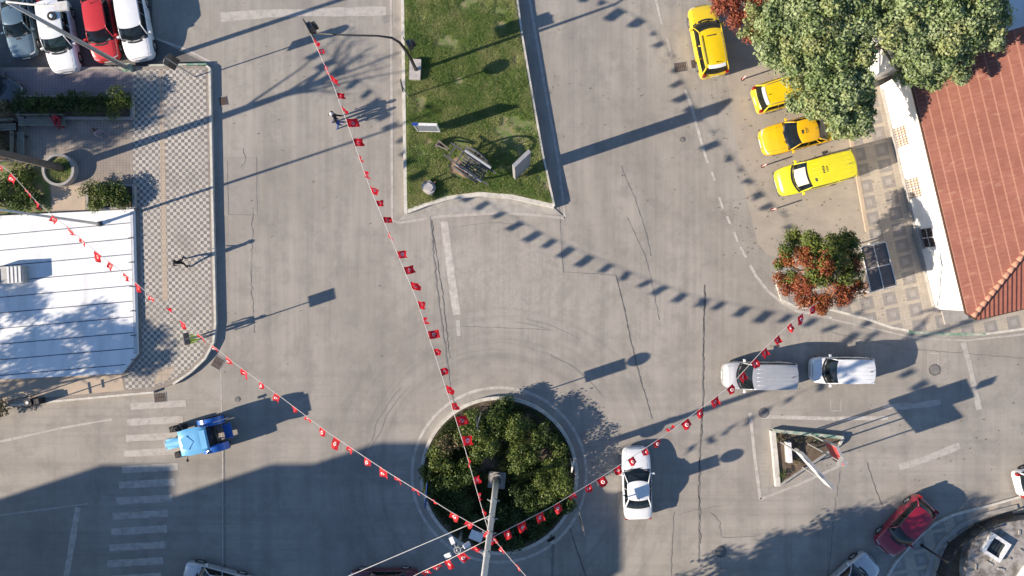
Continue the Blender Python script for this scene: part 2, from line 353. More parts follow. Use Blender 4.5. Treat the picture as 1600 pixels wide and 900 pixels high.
def leafmat(name, cols, rough=.55, trans=.25):
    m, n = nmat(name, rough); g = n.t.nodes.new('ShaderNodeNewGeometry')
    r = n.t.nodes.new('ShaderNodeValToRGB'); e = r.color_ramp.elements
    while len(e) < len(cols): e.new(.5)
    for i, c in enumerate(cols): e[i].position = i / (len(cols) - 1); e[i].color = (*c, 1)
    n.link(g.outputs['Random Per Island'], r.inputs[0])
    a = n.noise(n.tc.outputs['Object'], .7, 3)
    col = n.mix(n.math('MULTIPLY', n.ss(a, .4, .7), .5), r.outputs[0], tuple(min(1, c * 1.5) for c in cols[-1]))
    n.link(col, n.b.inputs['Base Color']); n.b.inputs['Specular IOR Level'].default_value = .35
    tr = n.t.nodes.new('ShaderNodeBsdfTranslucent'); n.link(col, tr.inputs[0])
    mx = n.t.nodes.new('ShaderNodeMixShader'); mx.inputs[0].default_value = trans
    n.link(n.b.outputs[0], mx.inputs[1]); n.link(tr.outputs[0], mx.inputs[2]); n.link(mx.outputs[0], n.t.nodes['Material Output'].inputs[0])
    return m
M['leaf_plane'] = leafmat('plane_tree_leaves', [(.07, .115, .035), (.165, .235, .075), (.29, .36, .16), (.15, .215, .07), (.33, .37, .21)])
M['leaf_pale'] = leafmat('pale_tree_leaves', [(.18, .225, .07), (.28, .32, .11), (.34, .36, .18)])
M['leaf_red'] = leafmat('red_leaves', [(.20, .045, .025), (.32, .09, .04), (.24, .07, .04)])
M['leaf_mapleg'] = leafmat('maple_green_leaves', [(.045, .085, .015), (.09, .14, .025), (.16, .18, .035)])
M['leaf_mapler'] = leafmat('maple_red_leaves', [(.24, .06, .025), (.32, .12, .03), (.20, .04, .025)])
M['leaf_shrub'] = leafmat('shrub_leaves', [(.028, .055, .012), (.055, .09, .018), (.10, .14, .03)])
M['leaf_shruby'] = leafmat('yellowish_shrub_leaves', [(.035, .07, .014), (.09, .13, .025), (.17, .20, .05)])
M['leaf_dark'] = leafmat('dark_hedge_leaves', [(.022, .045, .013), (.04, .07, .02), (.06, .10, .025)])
M['leaf_dry'] = leafmat('dry_leaves', [(.16, .10, .06), (.10, .12, .04), (.22, .16, .09)])
M['grass'] = leafmat('grass_blades', [(.08, .165, .032), (.15, .28, .06), (.26, .38, .10), (.42, .38, .20)], .7, .3)
def rooft(name, axis):
    m, n = nmat(name, .85); o = n.tc.outputs['Object']; x, y, z = n.sep(o)
    if axis == 'y': x, y = y, x
    f = n.math('FRACT', n.math('MULTIPLY', x, 1 / .50)); line = n.math('LESS_THAN', f, .13)
    rib = n.math('FRACT', n.math('MULTIPLY', y, 1 / .24))
    vv = n.t.nodes.new('ShaderNodeTexVoronoi'); vv.inputs['Scale'].default_value = 3.6; n.link(n.map(o, (.8, 2.2, 0)), vv.inputs[0])
    c = n.mix(n.ss(n.noise(o, .8, 6, .7), .35, .65), (.265, .108, .075), (.215, .083, .06))
    sv = n.sep(vv.outputs['Color']); c = n.mix(n.math('MULTIPLY', n.ss(sv[0], .95, .97), .35), c, (.36, .22, .14))
    c = n.mix(n.math('MULTIPLY', n.ss(sv[1], 0, 1), .35), c, (.18, .055, .035))
    c = n.mix(n.math('MULTIPLY', line, .55), c, (.42, .225, .155))
    c = n.mix(n.math('MULTIPLY', n.math('LESS_THAN', rib, .14), .4), c, (.16, .05, .035))
    n.link(c, n.b.inputs['Base Color'])
    hh = n.math('ADD', n.math('MULTIPLY', n.math('SINE', n.math('MULTIPLY', y, 2 * PI / .24)), .5), n.math('MULTIPLY', f, -.8))
    n.bump(hh, .5, .04); return m
M['tiles'] = rooft('clay_roof_tiles', 'x')
M['tiles_end'] = mat('ribbed_clay_tiles', (.25, .09, .062), .85, (.19, .066, .045), 3, bump=.3, bscale=10)
M['hip'] = mat('salmon_ridge_tiles', (.48, .24, .16), .85, (.36, .17, .11), 5)
M['mossy'] = mat('mossy_concrete', (.34, .315, .29), .95, (.14, .125, .11), 1.6, detail=9, lo=.4, hi=.6, bump=.6, bscale=9)

# ------------------------------------------------------------------ ground and paved surfaces
def P(lst, h=0.0): return [tuple(G(x, y, h)[:2]) for x, y in lst]
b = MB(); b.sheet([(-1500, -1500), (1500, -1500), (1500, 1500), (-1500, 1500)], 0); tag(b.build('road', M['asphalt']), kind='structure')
def area(name, pts, z, m, z0=None):
    b = MB()
    if z0 is None: b.sheet(P(pts, z), z)
    else: b.prism(P(pts, z), z0, z)
    return tag(b.build(name, m), kind='structure')
area('car_park', [(-300, -200), (300, -200), (238, 0), (238, 58), (322, 99), (318, 106), (-300, 108)], .004, M['asphalt_dark'])
area('road_patch', [(350, 245), (402, 245), (406, 335), (350, 337)], .004, M['patch'])
area('road_patch', [(0, 690), (348, 690), (348, 1000), (0, 1000)], .004, M['asphalt'])
area('road_patch', [(700, 345), (878, 348), (880, 430), (965, 432), (985, 530), (715, 520)], .004, M['asphalt'])
area('road_patch', [(1205, 655), (1300, 655), (1200, 770)], .004, M['patch'])
area('parking_bay', [(1128, 70), (1420, -30), (1420, 200), (1328, 205), (1356, 362), (1330, 400), (1215, 403), (1200, 398), (1184, 381), (1160, 283)], .004, M['bay'])
PZ = .27
plaza = [(-400, 108), (322, 103), (327, 106), (331, 300), (336, 505), (333, 535), (320, 560), (297, 582), (270, 600), (240, 611), (195, 616), (20, 632), (-400, 668)]
area('pavement', plaza, PZ, M['plaza_plain'], 0.0)
area('pavement', [(207, 109), (321, 107), (326, 300), (331, 505), (328, 532), (315, 556), (292, 578), (268, 594), (240, 604), (197, 609), (194, 590), (222, 556), (219, 330), (208, 292)], PZ + .004, M['checker'])
area('pavement', [(248, 110), (255, 110), (262, 470), (254, 470)], PZ + .008, M['band'])
area('pavement', [(248, 578), (275, 570), (262, 594), (240, 601)], PZ + .008, M['band'])
area('pavement', [(-300, 110), (206, 110), (206, 150), (-300, 150)], PZ + .004, M['plaza_purple'])
area('pavement', [(-300, 596), (190, 586), (194, 610), (20, 626), (-300, 652)], PZ + .004, M['peach'])
area('pavement', [(80, 290), (133, 290), (133, 328), (82, 329)], PZ + .004, M['peach'])
# kerbs: continuous low strips
def kerb(path, wd, z1, m, z0=0.0, name='kerb', h=None, jit=0.0):
    h = z1 if h is None else h
    pts = [G(x, y, h) for x, y in path]; b = MB(); n = len(pts); vs = []
    for i in range(n):
        t = (pts[min(i + 1, n - 1)] - pts[max(i - 1, 0)]); t.z = 0; t.normalize(); q = Vector((-t.y, t.x, 0)) * wd / 2
        for sgn, z in ((1, z0), (-1, z0), (-1, z1), (1, z1)): p = pts[i] + q * sgn; vs.append((p.x, p.y, z))
    fs = [(i * 4 + k, i * 4 + (k + 1) % 4, (i + 1) * 4 + (k + 1) % 4, (i + 1) * 4 + k) for i in range(n - 1) for k in range(4)]
    fs += [(0, 1, 2, 3), tuple((n - 1) * 4 + k for k in (3, 2, 1, 0))]
    b.add(vs, fs); return tag(b.build(name, m), kind='structure')
kerb([(322, 103), (327, 106), (331, 300), (336, 505), (333, 535), (320, 560), (297, 582), (270, 600)], .14, PZ + .015, M['kerb'])
kerb([(232, 102), (322, 100)], .12, PZ + .02, M['kerb_green'])
kerb([(240, 613), (195, 617), (20, 633), (-300, 660)], .12, PZ + .01, M['kerb'])
kerb([(40, 107), (205, 106)], .12, PZ + .02, M['concrete'])
# right-hand pavement
rp = [(1328, 203), (1356, 362), (1344, 376), (1300, 372), (1250, 383), (1222, 405), (1213, 440), (1222, 468), (1245, 480), (1300, 484), (1350, 497), (1395, 512), (1440, 519), (1520, 524), (1600, 514), (1900, 470), (1900, -200), (1390, -200), (1392, 60)]
area('pavement', rp, .13, M['squares'], 0.0)
kerb([(1390, -100), (1392, 60), (1328, 203), (1356, 362)], .22, .14, M['peach'])
kerb([(1222, 405), (1213, 440), (1222, 468), (1245, 480), (1300, 484)], .14, .14, M['kerb'])
kerb([(1300, 484), (1350, 497), (1395, 512), (1420, 517)], .14, .14, M['kerb'])
kerb([(1420, 518.5), (1470, 522), (1540, 522.5)], .15, .145, M['kerb_green'])
kerb([(1540, 522), (1600, 514), (1900, 470)], .14, .14, M['kerb'])
area('courtyard', [(1540, 40), (1700, -40), (1500, -120), (1380, -60)], .17, M['concrete'], 0.13)
# bottom right pavement
bp = [(1385, 905), (1400, 880), (1430, 845), (1462, 818), (1490, 805), (1540, 792), (1600, 775), (1800, 720), (1900, 1100), (1380, 1100), (1370, 950)]
area('pavement', bp, .13, M['squares'], 0.0)
kerb([(1385, 905), (1400, 880), (1430, 845), (1462, 818), (1490, 805), (1540, 792), (1600, 775), (1800, 720)], .14, .14, M['kerb'])
# left kerb strip south side of the road (out of frame) and background ground
# ------------------------------------------------------------------ painted markings
def mark(pts, wpx, m='paint', z=.008, jit=.06, seg=14, name='road_marking'):
    """a painted line: polyline in photo pixels, width in pixels"""
    out = []
    for (x0, y0), (x1, y1) in zip(pts[:-1], pts[1:]):
        L = math.hypot(x1 - x0, y1 - y0); n = max(1, int(L / seg))
        out += [(x0 + (x1 - x0) * i / n, y0 + (y1 - y0) * i / n) for i in range(n)]
    out.append(pts[-1]); b = MB(); b.strip([G(x, y) for x, y in out], wpx * S, z, jit=jit)
    return tag(b.build(name, M[m]), kind='structure')
def ss(xs, ys): return list(zip(xs, ys))
for i, (x0, y0) in enumerate([(204, 634), (199, 659), (197, 684), (194, 708), (191, 733), (186, 757), (182, 782), (176, 806), (174, 830), (171, 855), (168, 880), (165, 904)]):
    mark([(x0, y0 + 1), (x0 + 87, y0 - 4)], 11, 'paint_faint' if i < 4 else 'paint', jit=.1, seg=8)
mark([(122, 793), (103, 905)], 9.5, 'paint', jit=.1)
mark([(-100, 822), (0, 805), (138, 787)], 2.5, 'paint_faint')
mark([(0, 690), (100, 668), (175, 655)], 3, 'paint_faint', jit=.5)
mark([(345, 27), (420, 21), (604, 17)], 13, 'paint_faint', jit=.15)
mark([(611, -20), (612, 200), (613, 345), (625, 348), (690, 338), (780, 333), (840, 336), (883, 341)], 4, 'paint_faint')
mark([(883, 341), (872, 250), (850, 130), (826, -10)], 4, 'paint_faint')
mark([(240, 59), (290, 77), (330, 97)], 3, 'paint')
mark([(694, 346), (701, 400), (707, 445), (714, 492)], 12, 'paint', jit=.12)
mark([(715, 500), (717, 525)], 6, 'paint_faint', jit=.3)
mark([(1024, -5), (1034, 38)], 3.5, 'paint', jit=.3); mark([(1042, 60), (1050, 90)], 3.5, 'paint_faint', jit=.3)
mark([(1070, 140), (1080, 165), (1096, 222), (1106, 255)], 4.5, 'paint')
mark([(1112, 268), (1117, 282)], 4, 'paint'); mark([(1124, 308), (1130, 326)], 4, 'paint'); mark([(1136, 338), (1142, 352)], 4, 'paint')
mark([(1147, 362), (1153, 378)], 4, 'paint'); mark([(1157, 386), (1166, 402)], 4, 'paint')
mark([(1172, 414), (1182, 432), (1200, 455), (1222, 473), (1245, 486), (1300, 497)], 4.5, 'paint')
mark([(1300, 499), (1360, 512), (1430, 528), (1510, 532), (1640, 518)], 3, 'paint_faint')
mark([(1190, 651), (1300, 654), (1388, 653)], 6, 'paint'); mark([(1172, 645), (1180, 720), (1188, 780)], 5, 'paint')
mark([(1188, 780), (1250, 756), (1325, 722)], 4, 'paint_faint')
mark([(1505, 535), (1515, 570), (1530, 640)], 9, 'paint_faint', jit=.2)
mark([(1380, 636), (1430, 634), (1470, 628)], 9, 'paint_faint', jit=.3); mark([(1405, 730), (1450, 716), (1500, 696)], 10, 'paint_faint', jit=.2)
mark([(1450, 552), (1466, 552), (1466, 580), (1450, 580), (1450, 552)], 2, 'paint_faint', jit=.3)
mark([(1298, 624), (1298, 642), (1314, 642), (1314, 624)], 2, 'paint_faint', jit=.3)
b = MB(); b.ring(RC, 5.36, 5.54, .006, .008, 96); tag(b.build('road_marking', M['paint']), kind='structure')
mark([(348, 690), (348, 900)], 2, 'paint_faint'); mark([(345, 560), (347, 690)], 2, 'paint_faint')
def crack(pts, wpx, m='tar', amp=1.6, z=.012):
    out = []
    for (x0, y0), (x1, y1) in zip(pts[:-1], pts[1:]):
        L = math.hypot(x1 - x0, y1 - y0); n = max(2, int(L / 5))
        for i in range(n):
            out.append((x0 + (x1 - x0) * i / n + random.gauss(0, amp * .4), y0 + (y1 - y0) * i / n + random.gauss(0, amp * .25)))
    out.append(pts[-1]); b = MB(); b.strip([G(x, y) for x, y in out], [wpx * S * random.uniform(.3, 1.3) for _ in out], z)
    return tag(b.build('road_crack', M[m]), kind='structure')
crack([(671, 322), (676, 380), (683, 450), (695, 540), (704, 610), (712, 640)], 2.4, 'tar_soft'); crack([(674, 345), (690, 450), (703, 560)], 1.2, amp=2)
crack([(962, 430), (975, 480), (985, 530), (1000, 590), (1019, 655)], 1.8, amp=.8); crack([(874, 322), (878, 400), (880, 425), (962, 430)], 1.0, 'tar_soft', .6)
crack([(1101, 445), (1099, 520), (1098, 640), (1093, 700), (1092, 780), (1092, 880)], 2.2, 'tar_soft', 1.2); crack([(1101, 445), (1098, 640), (1092, 760), (1095, 850)], 1.2, amp=2.5)
crack([(980, 340), (1008, 400), (1018, 440), (1030, 500)], .9, 'tar_soft', 1); crack([(970, 260), (992, 310), (1010, 365), (1017, 400)], .9, 'tar_soft', 1.3)
crack([(1312, 735), (1303, 810), (1297, 870), (1290, 940)], 1.6, 'tar_soft', 1.8); crack([(1355, 722), (1368, 765), (1380, 792)], 1.2, amp=1.5)
crack([(1053, 800), (1050, 850), (1048, 905)], 1.3, 'tar_soft', 1.8); crack([(1110, 800), (1125, 815), (1127, 840), (1180, 838)], .9, 'tar_soft', 2.5)
crack([(1060, 805), (1080, 798), (1130, 790)], .8, 'tar_soft', 2); crack([(380, 232), (384, 250), (376, 262)], .8, 'tar_soft', 2)
crack([(890, 825), (905, 870), (917, 905)], 1.8, 'tar', .4); crack([(864, 850), (863, 905)], 5, 'tar_soft', .3)
crack([(708, 355), (745, 350), (770, 348), (830, 352)], .9, 'tar_soft', 1.4); crack([(720, 510), (780, 512), (860, 516)], 1, 'tar_soft', 1.4)
crack([(1300, 520), (1420, 545), (1600, 560)], .7, 'tar_soft', 1.5); crack([(350, 700), (352, 900)], 1.2, 'tar_soft', .6)
crack([(395, 330), (392, 430), (398, 520)], .8, 'tar_soft', 2.5); crack([(355, 250), (357, 335), (402, 336), (400, 246)], .8, 'tar_soft', .7)
for k in range(7):                                                 # long arc-shaped tyre scuffs
    a0 = random.uniform(.5, 2.9); r = random.uniform(6.2, 10.5); da = random.uniform(.25, .8)
    pts = [(RC.x + (r + .5 * (t / 12) ** 2 * random.choice((0, 1))) * math.cos(a0 + da * t / 12), RC.y + r * math.sin(a0 + da * t / 12)) for t in range(13)]
    b = MB(); b.strip(pts, [.04 * math.sin(PI * (t + .5) / 13.5) + .008 for t in range(13)], .010 + k * .0002)
    tag(b.build('tyre_mark', M['tyre']), kind='structure')
def grate(px, py, wpx, dpx, rz, label, z=.014):
    t = empty('drain_grate', G(px, py, 0, z), R(rz), label, 'drain', 'drain covers set in the road')
    w_, d_ = wpx * S, dpx * S
    b = MB(); b.box((0, 0, 0), (w_, d_, .01)); b.build('frame', M['concrete'], t)
    b = MB(); b.box((0, 0, .006), (w_ * .86, d_ * .86, .008)); b.build('pit', M['tar'], t)
    b = MB()
    for i in range(7): b.box((-w_ * .4 + w_ * .8 * i / 6, 0, .014), (.03, d_ * .84, .01))
    b.box((0, 0, .018), (w_ * .84, .04, .008)); b.build('grille', M['rust'], t)
grate(349, 158, 13, 15, 10, 'rusty drain grate in the road beside the checkered pavement near the dark signpost')
grate(250, 621, 20, 16, 5, 'square drain grate at the top end of the zebra crossing')
grate(340, 567, 17, 20, -30, 'drain grate at the curved corner of the checkered pavement')
grate(1063, 105, 21, 17, 8, 'dark drain grate in the road left of the topmost yellow taxi')
grate(1086, 100, 14, 15, 8, 'drain grate half under the side of the topmost yellow taxi')
def manhole(px, py, rpx, label):
    t = empty('manhole_cover', G(px, py, 0, .012), 0, label, 'manhole cover', 'manhole covers in the road')
    b = MB(); b.ring((0, 0), rpx * S * .82, rpx * S, 0, .012, 28); b.build('rim', M['tar'], t)
    b = MB(); b.cyl((0, 0), rpx * S * .8, 0, .008, 28)
    for i in range(5): b.box((0, (i - 2) * rpx * S * .3, .010), (rpx * S * 1.1, .03, .008))
    b.build('lid', M['tar_soft'], t)
manhole(1126, 862, 9, 'round manhole cover in the sunlit road at the bottom right of the roundabout')
manhole(1193, 645, 8, 'manhole cover in the road just above the triangular island')
manhole(1460, 578, 9, 'round manhole cover in the road right of the white van')
manhole(1066, 218, 4, 'tiny manhole cover beside the dashed line of the right-hand road')
manhole(371, 624, 4, 'small manhole cover in the road above the blue tractor')

# ------------------------------------------------------------------ median lawn
MZ = .42
med = [(628, -60), (631, 150), (634, 332), (665, 319), (700, 309), (750, 302), (800, 306), (866, 322), (848, 240), (832, 150), (815, 50), (800, -60)]
area('lawn', med, MZ, M['soil'], 0.0)
kerb([(628, -60), (631, 150), (634, 333)], .20, MZ + .06, M['kerb']); 
kerb([(634, 331), (665, 319), (700, 309), (750, 303), (800, 307), (866, 322)], .26, MZ + .05, M['kerb'])
kerb([(866, 322), (848, 240), (832, 150), (815, 50), (800, -60)], .12, MZ + .07, M['kerb'])
area('pavement', [(634, 334), (665, 321), (700, 311), (750, 305), (800, 309), (866, 325), (878, 336), (780, 331), (690, 336), (622, 345)], .05, M['concrete'], 0.0)
def inpoly(x, y, poly):
    c = np.zeros(len(x), bool); n = len(poly)
    for i in range(n):
        x0, y0 = poly[i]; x1, y1 = poly[(i + 1) % n]
        cond = ((y0 > y) != (y1 > y)) & (x < (x1 - x0) * (y - y0) / (y1 - y0 + 1e-12) + x0); c ^= cond
    return c
def leafmesh(name, pts, size, m, parent=None, normals=None, nbias=.6, aspect=.62, kind=None):
    """many small leaf quads at pts (N,3)"""
    N = len(pts); nr = rng.normal(size=(N, 3))
    if normals is not None: nr = nr * (1 - nbias) + normals * nbias * 1.7
    nr /= np.linalg.norm(nr, axis=1, keepdims=True) + 1e-9
    a = np.cross(nr, rng.normal(size=(N, 3))); a /= np.linalg.norm(a, axis=1, keepdims=True) + 1e-9
    c = np.cross(nr, a); s = size * rng.uniform(.55, 1.35, (N, 1))
    v = np.empty((N, 4, 3)); v[:, 0] = pts - a * s * .5; v[:, 2] = pts + a * s * .5
    fold = nr * s * .12
    v[:, 1] = pts - c * s * .5 * aspect + fold; v[:, 3] = pts + c * s * .5 * aspect + fold
    me = bpy.data.meshes.new(name); me.vertices.add(N * 4); me.vertices.foreach_set('co', v.reshape(-1))
    me.loops.add(N * 4); me.loops.foreach_set('vertex_index', np.arange(N * 4, dtype=np.int32))
    me.polygons.add(N); me.polygons.foreach_set('loop_start', np.arange(0, N * 4, 4, dtype=np.int32)); me.polygons.foreach_set('loop_total', np.full(N, 4, dtype=np.int32))
    me.materials.append(m); me.update(calc_edges=True); me.validate()
    o = bpy.data.objects.new(name, me); COL.objects.link(o)
    if parent: o.parent = parent
    if kind: o['kind'] = kind
    return o
def vnoise(x, y, sc_, seed=0):
    r = np.random.default_rng(seed); g = r.random((64, 64)); u = x * sc_; v = y * sc_
    iu = np.floor(u).astype(int); iv = np.floor(v).astype(int); fu = u - iu; fv = v - iv; fu = fu * fu * (3 - 2 * fu); fv = fv * fv * (3 - 2 * fv)
    q = lambda i, j: g[i % 64, j % 64]
    return (q(iu, iv) * (1 - fu) + q(iu + 1, iv) * fu) * (1 - fv) + (q(iu, iv + 1) * (1 - fu) + q(iu + 1, iv + 1) * fu) * fv
def grassfield(name, poly, z, n, hh, seed, thr=.30, m='grass', holes=()):
    poly = P(poly, z); xs = [p[0] for p in poly]; ys = [p[1] for p in poly]
    x = rng.uniform(min(xs), max(xs), n); y = rng.uniform(min(ys), max(ys), n)
    k = inpoly(x, y, poly); dn = .6 * vnoise(x, y, .8, seed) + .4 * vnoise(x, y, 2.6, seed + 1)
    k &= (rng.random(n) < (dn - thr) * 5)
    for (cx, cy, rr) in holes: k &= ((x - cx) ** 2 + (y - cy) ** 2 > rr * rr)
    x, y, dn = x[k], y[k], dn[k]; N = len(x)
    az = rng.uniform(0, 2 * PI, N); ln = hh * (.4 + 1.1 * dn) * rng.uniform(.6, 1.4, N); lean = rng.uniform(.2, .9, N)
    bx = np.cos(az + PI / 2) * .013; by = np.sin(az + PI / 2) * .013
    v = np.empty((N, 3, 3)); v[:, 0] = np.c_[x - bx, y - by, np.full(N, z)]; v[:, 1] = np.c_[x + bx, y + by, np.full(N, z)]
    v[:, 2] = np.c_[x + np.cos(az) * ln * lean, y + np.sin(az) * ln * lean, z + ln * np.sqrt(1 - lean ** 2 * .8)]
    me = bpy.data.meshes.new(name); me.vertices.add(N * 3); me.vertices.foreach_set('co', v.reshape(-1)); me.loops.add(N * 3)
    me.loops.foreach_set('vertex_index', np.arange(N * 3, dtype=np.int32)); me.polygons.add(N)
    me.polygons.foreach_set('loop_start', np.arange(0, N * 3, 3, dtype=np.int32)); me.polygons.foreach_set('loop_total', np.full(N, 3, dtype=np.int32))
    me.materials.append(M[m]); me.update(calc_edges=True)
    o = bpy.data.objects.new(name, me); COL.objects.link(o); return o
cg = G(720, 262, MZ)
gr = grassfield('grass', [(632, -50), (635, 150), (637, 327), (700, 305), (750, 299), (800, 303), (862, 317), (844, 240), (828, 150), (811, 50), (797, -50)], MZ, 330000, .17, 5, .21, holes=[(cg.x, cg.y, .75)])
tag(gr, 'rough green grass on the long raised traffic island', 'grass', kind='stuff')
M['turf'] = mat('turf_base', (.11, .16, .045), .95, (.25, .20, .125), 2.2, detail=10, lo=.42, hi=.66, bump=.5, bscale=18)
area('lawn', [(630, -58), (633, 150), (636, 329), (665, 317), (700, 307), (750, 300.5), (800, 304), (863, 319), (846, 240), (830, 150), (813, 50), (798, -58)], MZ + .004, M['turf'])
area('ground', [(690, 238), (698, 231), (712, 240), (722, 256), (734, 268), (741, 279), (728, 280), (716, 272), (703, 270), (696, 258), (688, 250)], MZ + .010, M['tan_dirt'])

# ------------------------------------------------------------------ foliage builders
def clumps_points(clumps, dens, shell=.55):
    P_, N_ = [], []
    for (c, r, rz_) in clumps:
        n = int(dens * r * r); u = rng.normal(size=(n, 3)); u /= np.linalg.norm(u, axis=1, keepdims=True)
        u[:, 2] = np.where(u[:, 2] < -.3, -u[:, 2], u[:, 2])
        rad = r * (shell + (1 - shell) * rng.random((n, 1)) ** .6) * rng.normal(1, .17, (n, 1))
        p = u * rad; p[:, 2] *= rz_; P_.append(p + np.array(c)); N_.append(u)
    return np.concatenate(P_), np.concatenate(N_)
def canopy(cx, cy, cz, rx, ry, rz, n, cr, seed):
    """clumps spread over an uneven ellipsoid"""
    r = random.Random(seed); out = []
    for i in range(n):
        a = r.uniform(0, 2 * PI); q = math.sqrt(r.random()) * r.uniform(.85, 1.05); zz = math.sqrt(max(0, 1 - min(q, 1) ** 2))
        f = r.uniform(.2, 1.0)
        out.append(((cx + rx * q * math.cos(a), cy + ry * q * math.sin(a), cz + rz * zz * f), cr * r.uniform(.6, 1.3), .75))
    return out
def tree(label, base, clumps, tops, mats_dens, leaf, trunk_r, group=None, name='tree', limbs=8, z0=0.0):
    """base = ground point; clumps for the crown; trunk with limbs reaching into the clumps"""
    t = empty(name, base, 0, label, 'tree', group); B = Vector(base)
    cs = [Vector(c[0]) for c in clumps]; mid = sum(cs, Vector()) / len(cs)
    fork = Vector((B.x + (mid.x - B.x) * .25, B.y + (mid.y - B.y) * .25, B.z + (mid.z - B.z) * .45))
    b = MB(); b.tube([(0, 0, 0), (0.02, 0, .3), tuple((fork - B) * .6 + Vector((.06, -.04, 0))), tuple(fork - B)], [trunk_r * 1.35, trunk_r * 1.05, trunk_r * .85, trunk_r * .75], 10)
    b.build('trunk', M['bark'], t, True)
    step = max(1, len(cs) // limbs)
    for i in range(0, len(cs), step):
        e = cs[i] - B; s = fork - B; m_ = s.lerp(e, .5) + Vector((random.uniform(-.3, .3), random.uniform(-.3, .3), random.uniform(0, .4)))
        b = MB(); b.tube([s, m_, e], [trunk_r * .5, trunk_r * .3, .025], 7)
        for k in range(3):
            f = m_.lerp(e, random.random()); b.tube([f, f + Vector((random.uniform(-.8, .8), random.uniform(-.8, .8), random.uniform(0, .6)))], [trunk_r * .15, .012], 5)
        b.build('limb', M['bark'], t, True)
    for mk, dens, sel in mats_dens:
        cl = [c for i, c in enumerate(clumps) if sel(i, c)]
        if not cl: continue
        p, n = clumps_points(cl, dens); p -= np.array(B)
        leafmesh('crown', p, leaf, M[mk], t, n, .55)
    return t
def shrub(label, px, py, z, r, hgt, mk='leaf_shrub', dens=520, leaf=.13, group=None, n=7, name='shrub', cat='shrub', stretch=(1, 1), rz=0):
    base = G(px, py, z); t = empty(name, base, 0, label, cat, group); rr = random.Random(int(px * 7 + py))
    cl = []
    for i in range(n):
        a = rr.uniform(0, 2 * PI); q = math.sqrt(rr.random()) * .8 * r
        ux, uy = q * math.cos(a) * stretch[0], q * math.sin(a) * stretch[1]
        X = ux * math.cos(rz) - uy * math.sin(rz); Y = ux * math.sin(rz) + uy * math.cos(rz)
        cl.append(((X, Y, hgt * rr.uniform(.3, .7)), r * rr.uniform(.35, .6), hgt * .55 / r))
    p, nn = clumps_points(cl, dens); p[:, 2] = np.abs(p[:, 2])
    b = MB()
    for c in cl: b.tube([(0, 0, 0), (c[0][0] * .6, c[0][1] * .6, c[0][2] * .6), c[0]], [.03, .02, .008], 5)
    b.build('stem', M['bark'], t)
    leafmesh('foliage', p, leaf, M[mk], t, nn, .5)
    return t

# ------------------------------------------------------------------ roundabout
b = MB(); b.ring(RC, 4.72, 4.93, 0, .24, 96); tag(b.build('kerb', M['kerb']), kind='structure')
b = MB(); b.cyl((RC.x, RC.y), 4.72, 0.0, .2, 96); tag(b.build('planting_bed', M['soil']), kind='structure')
sh = [(735, 665, 1.05, 1.3, 'leaf_shruby', 'broad leafy shrub at the top left of the roundabout under the bunting'),
      (775, 655, 1.0, 1.2, 'leaf_shrub', 'green shrub at the top edge of the roundabout'),
      (812, 668, 1.0, 1.3, 'leaf_shruby', 'pale green shrub at the top of the roundabout right of centre'),
      (848, 678, .85, 1.2, 'leaf_shrub', 'dark shrub at the upper right edge of the roundabout'),
      (705, 695, .8, 1.0, 'leaf_dry', 'reddish brown twiggy shrub inside the left part of the roundabout'),
      (690, 715, .95, 1.1, 'leaf_shruby', 'yellow green shrub at the left kerb of the roundabout'),
      (760, 695, 1.0, 1.3, 'leaf_shruby', 'leafy shrub between the mast base and the top of the roundabout'),
      (815, 710, 1.05, 1.4, 'leaf_shruby', 'tall light green shrub right above the mast base'),
      (868, 715, .9, 1.2, 'leaf_shruby', 'light green shrub beside the white edge sign on the right of the roundabout'),
      (725, 735, .9, 1.1, 'leaf_shrub', 'dark green shrub left of the mast base'),
      (690, 752, .9, 1.0, 'leaf_shrub', 'shrub beside the blue sign on the roundabout'),
      (860, 755, 1.1, 1.5, 'leaf_shruby', 'largest bright shrub on the right side of the roundabout'),
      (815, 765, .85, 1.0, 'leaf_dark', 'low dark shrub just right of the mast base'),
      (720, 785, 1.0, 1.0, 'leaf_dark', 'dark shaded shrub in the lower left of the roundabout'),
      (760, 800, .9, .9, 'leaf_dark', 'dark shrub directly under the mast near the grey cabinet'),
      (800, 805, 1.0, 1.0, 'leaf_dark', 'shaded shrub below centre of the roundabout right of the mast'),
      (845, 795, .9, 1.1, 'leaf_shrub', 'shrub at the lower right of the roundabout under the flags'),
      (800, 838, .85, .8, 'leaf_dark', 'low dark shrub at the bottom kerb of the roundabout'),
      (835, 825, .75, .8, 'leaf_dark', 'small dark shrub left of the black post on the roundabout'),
      (882, 780, .7, .9, 'leaf_shrub', 'small shrub at the right kerb of the roundabout below the brightest one'),
      (790, 632, .6, .8, 'leaf_shrub', 'small shrub touching the topmost kerb of the roundabout'),
      (668, 735, .5, .7, 'leaf_shruby', 'little shrub against the far left kerb of the roundabout')]
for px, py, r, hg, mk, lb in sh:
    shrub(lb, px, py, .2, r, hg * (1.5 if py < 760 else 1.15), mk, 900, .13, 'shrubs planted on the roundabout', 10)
gc = grassfield('ground_cover', [(780 + 116 * math.cos(a * PI / 12), 742 + 116 * math.sin(a * PI / 12)) for a in range(24)], .2, 60000, .28, 11, .2, m='leaf_dark')
tag(gc, 'dark low ground cover growing between the roundabout shrubs', 'ground cover', kind='stuff')

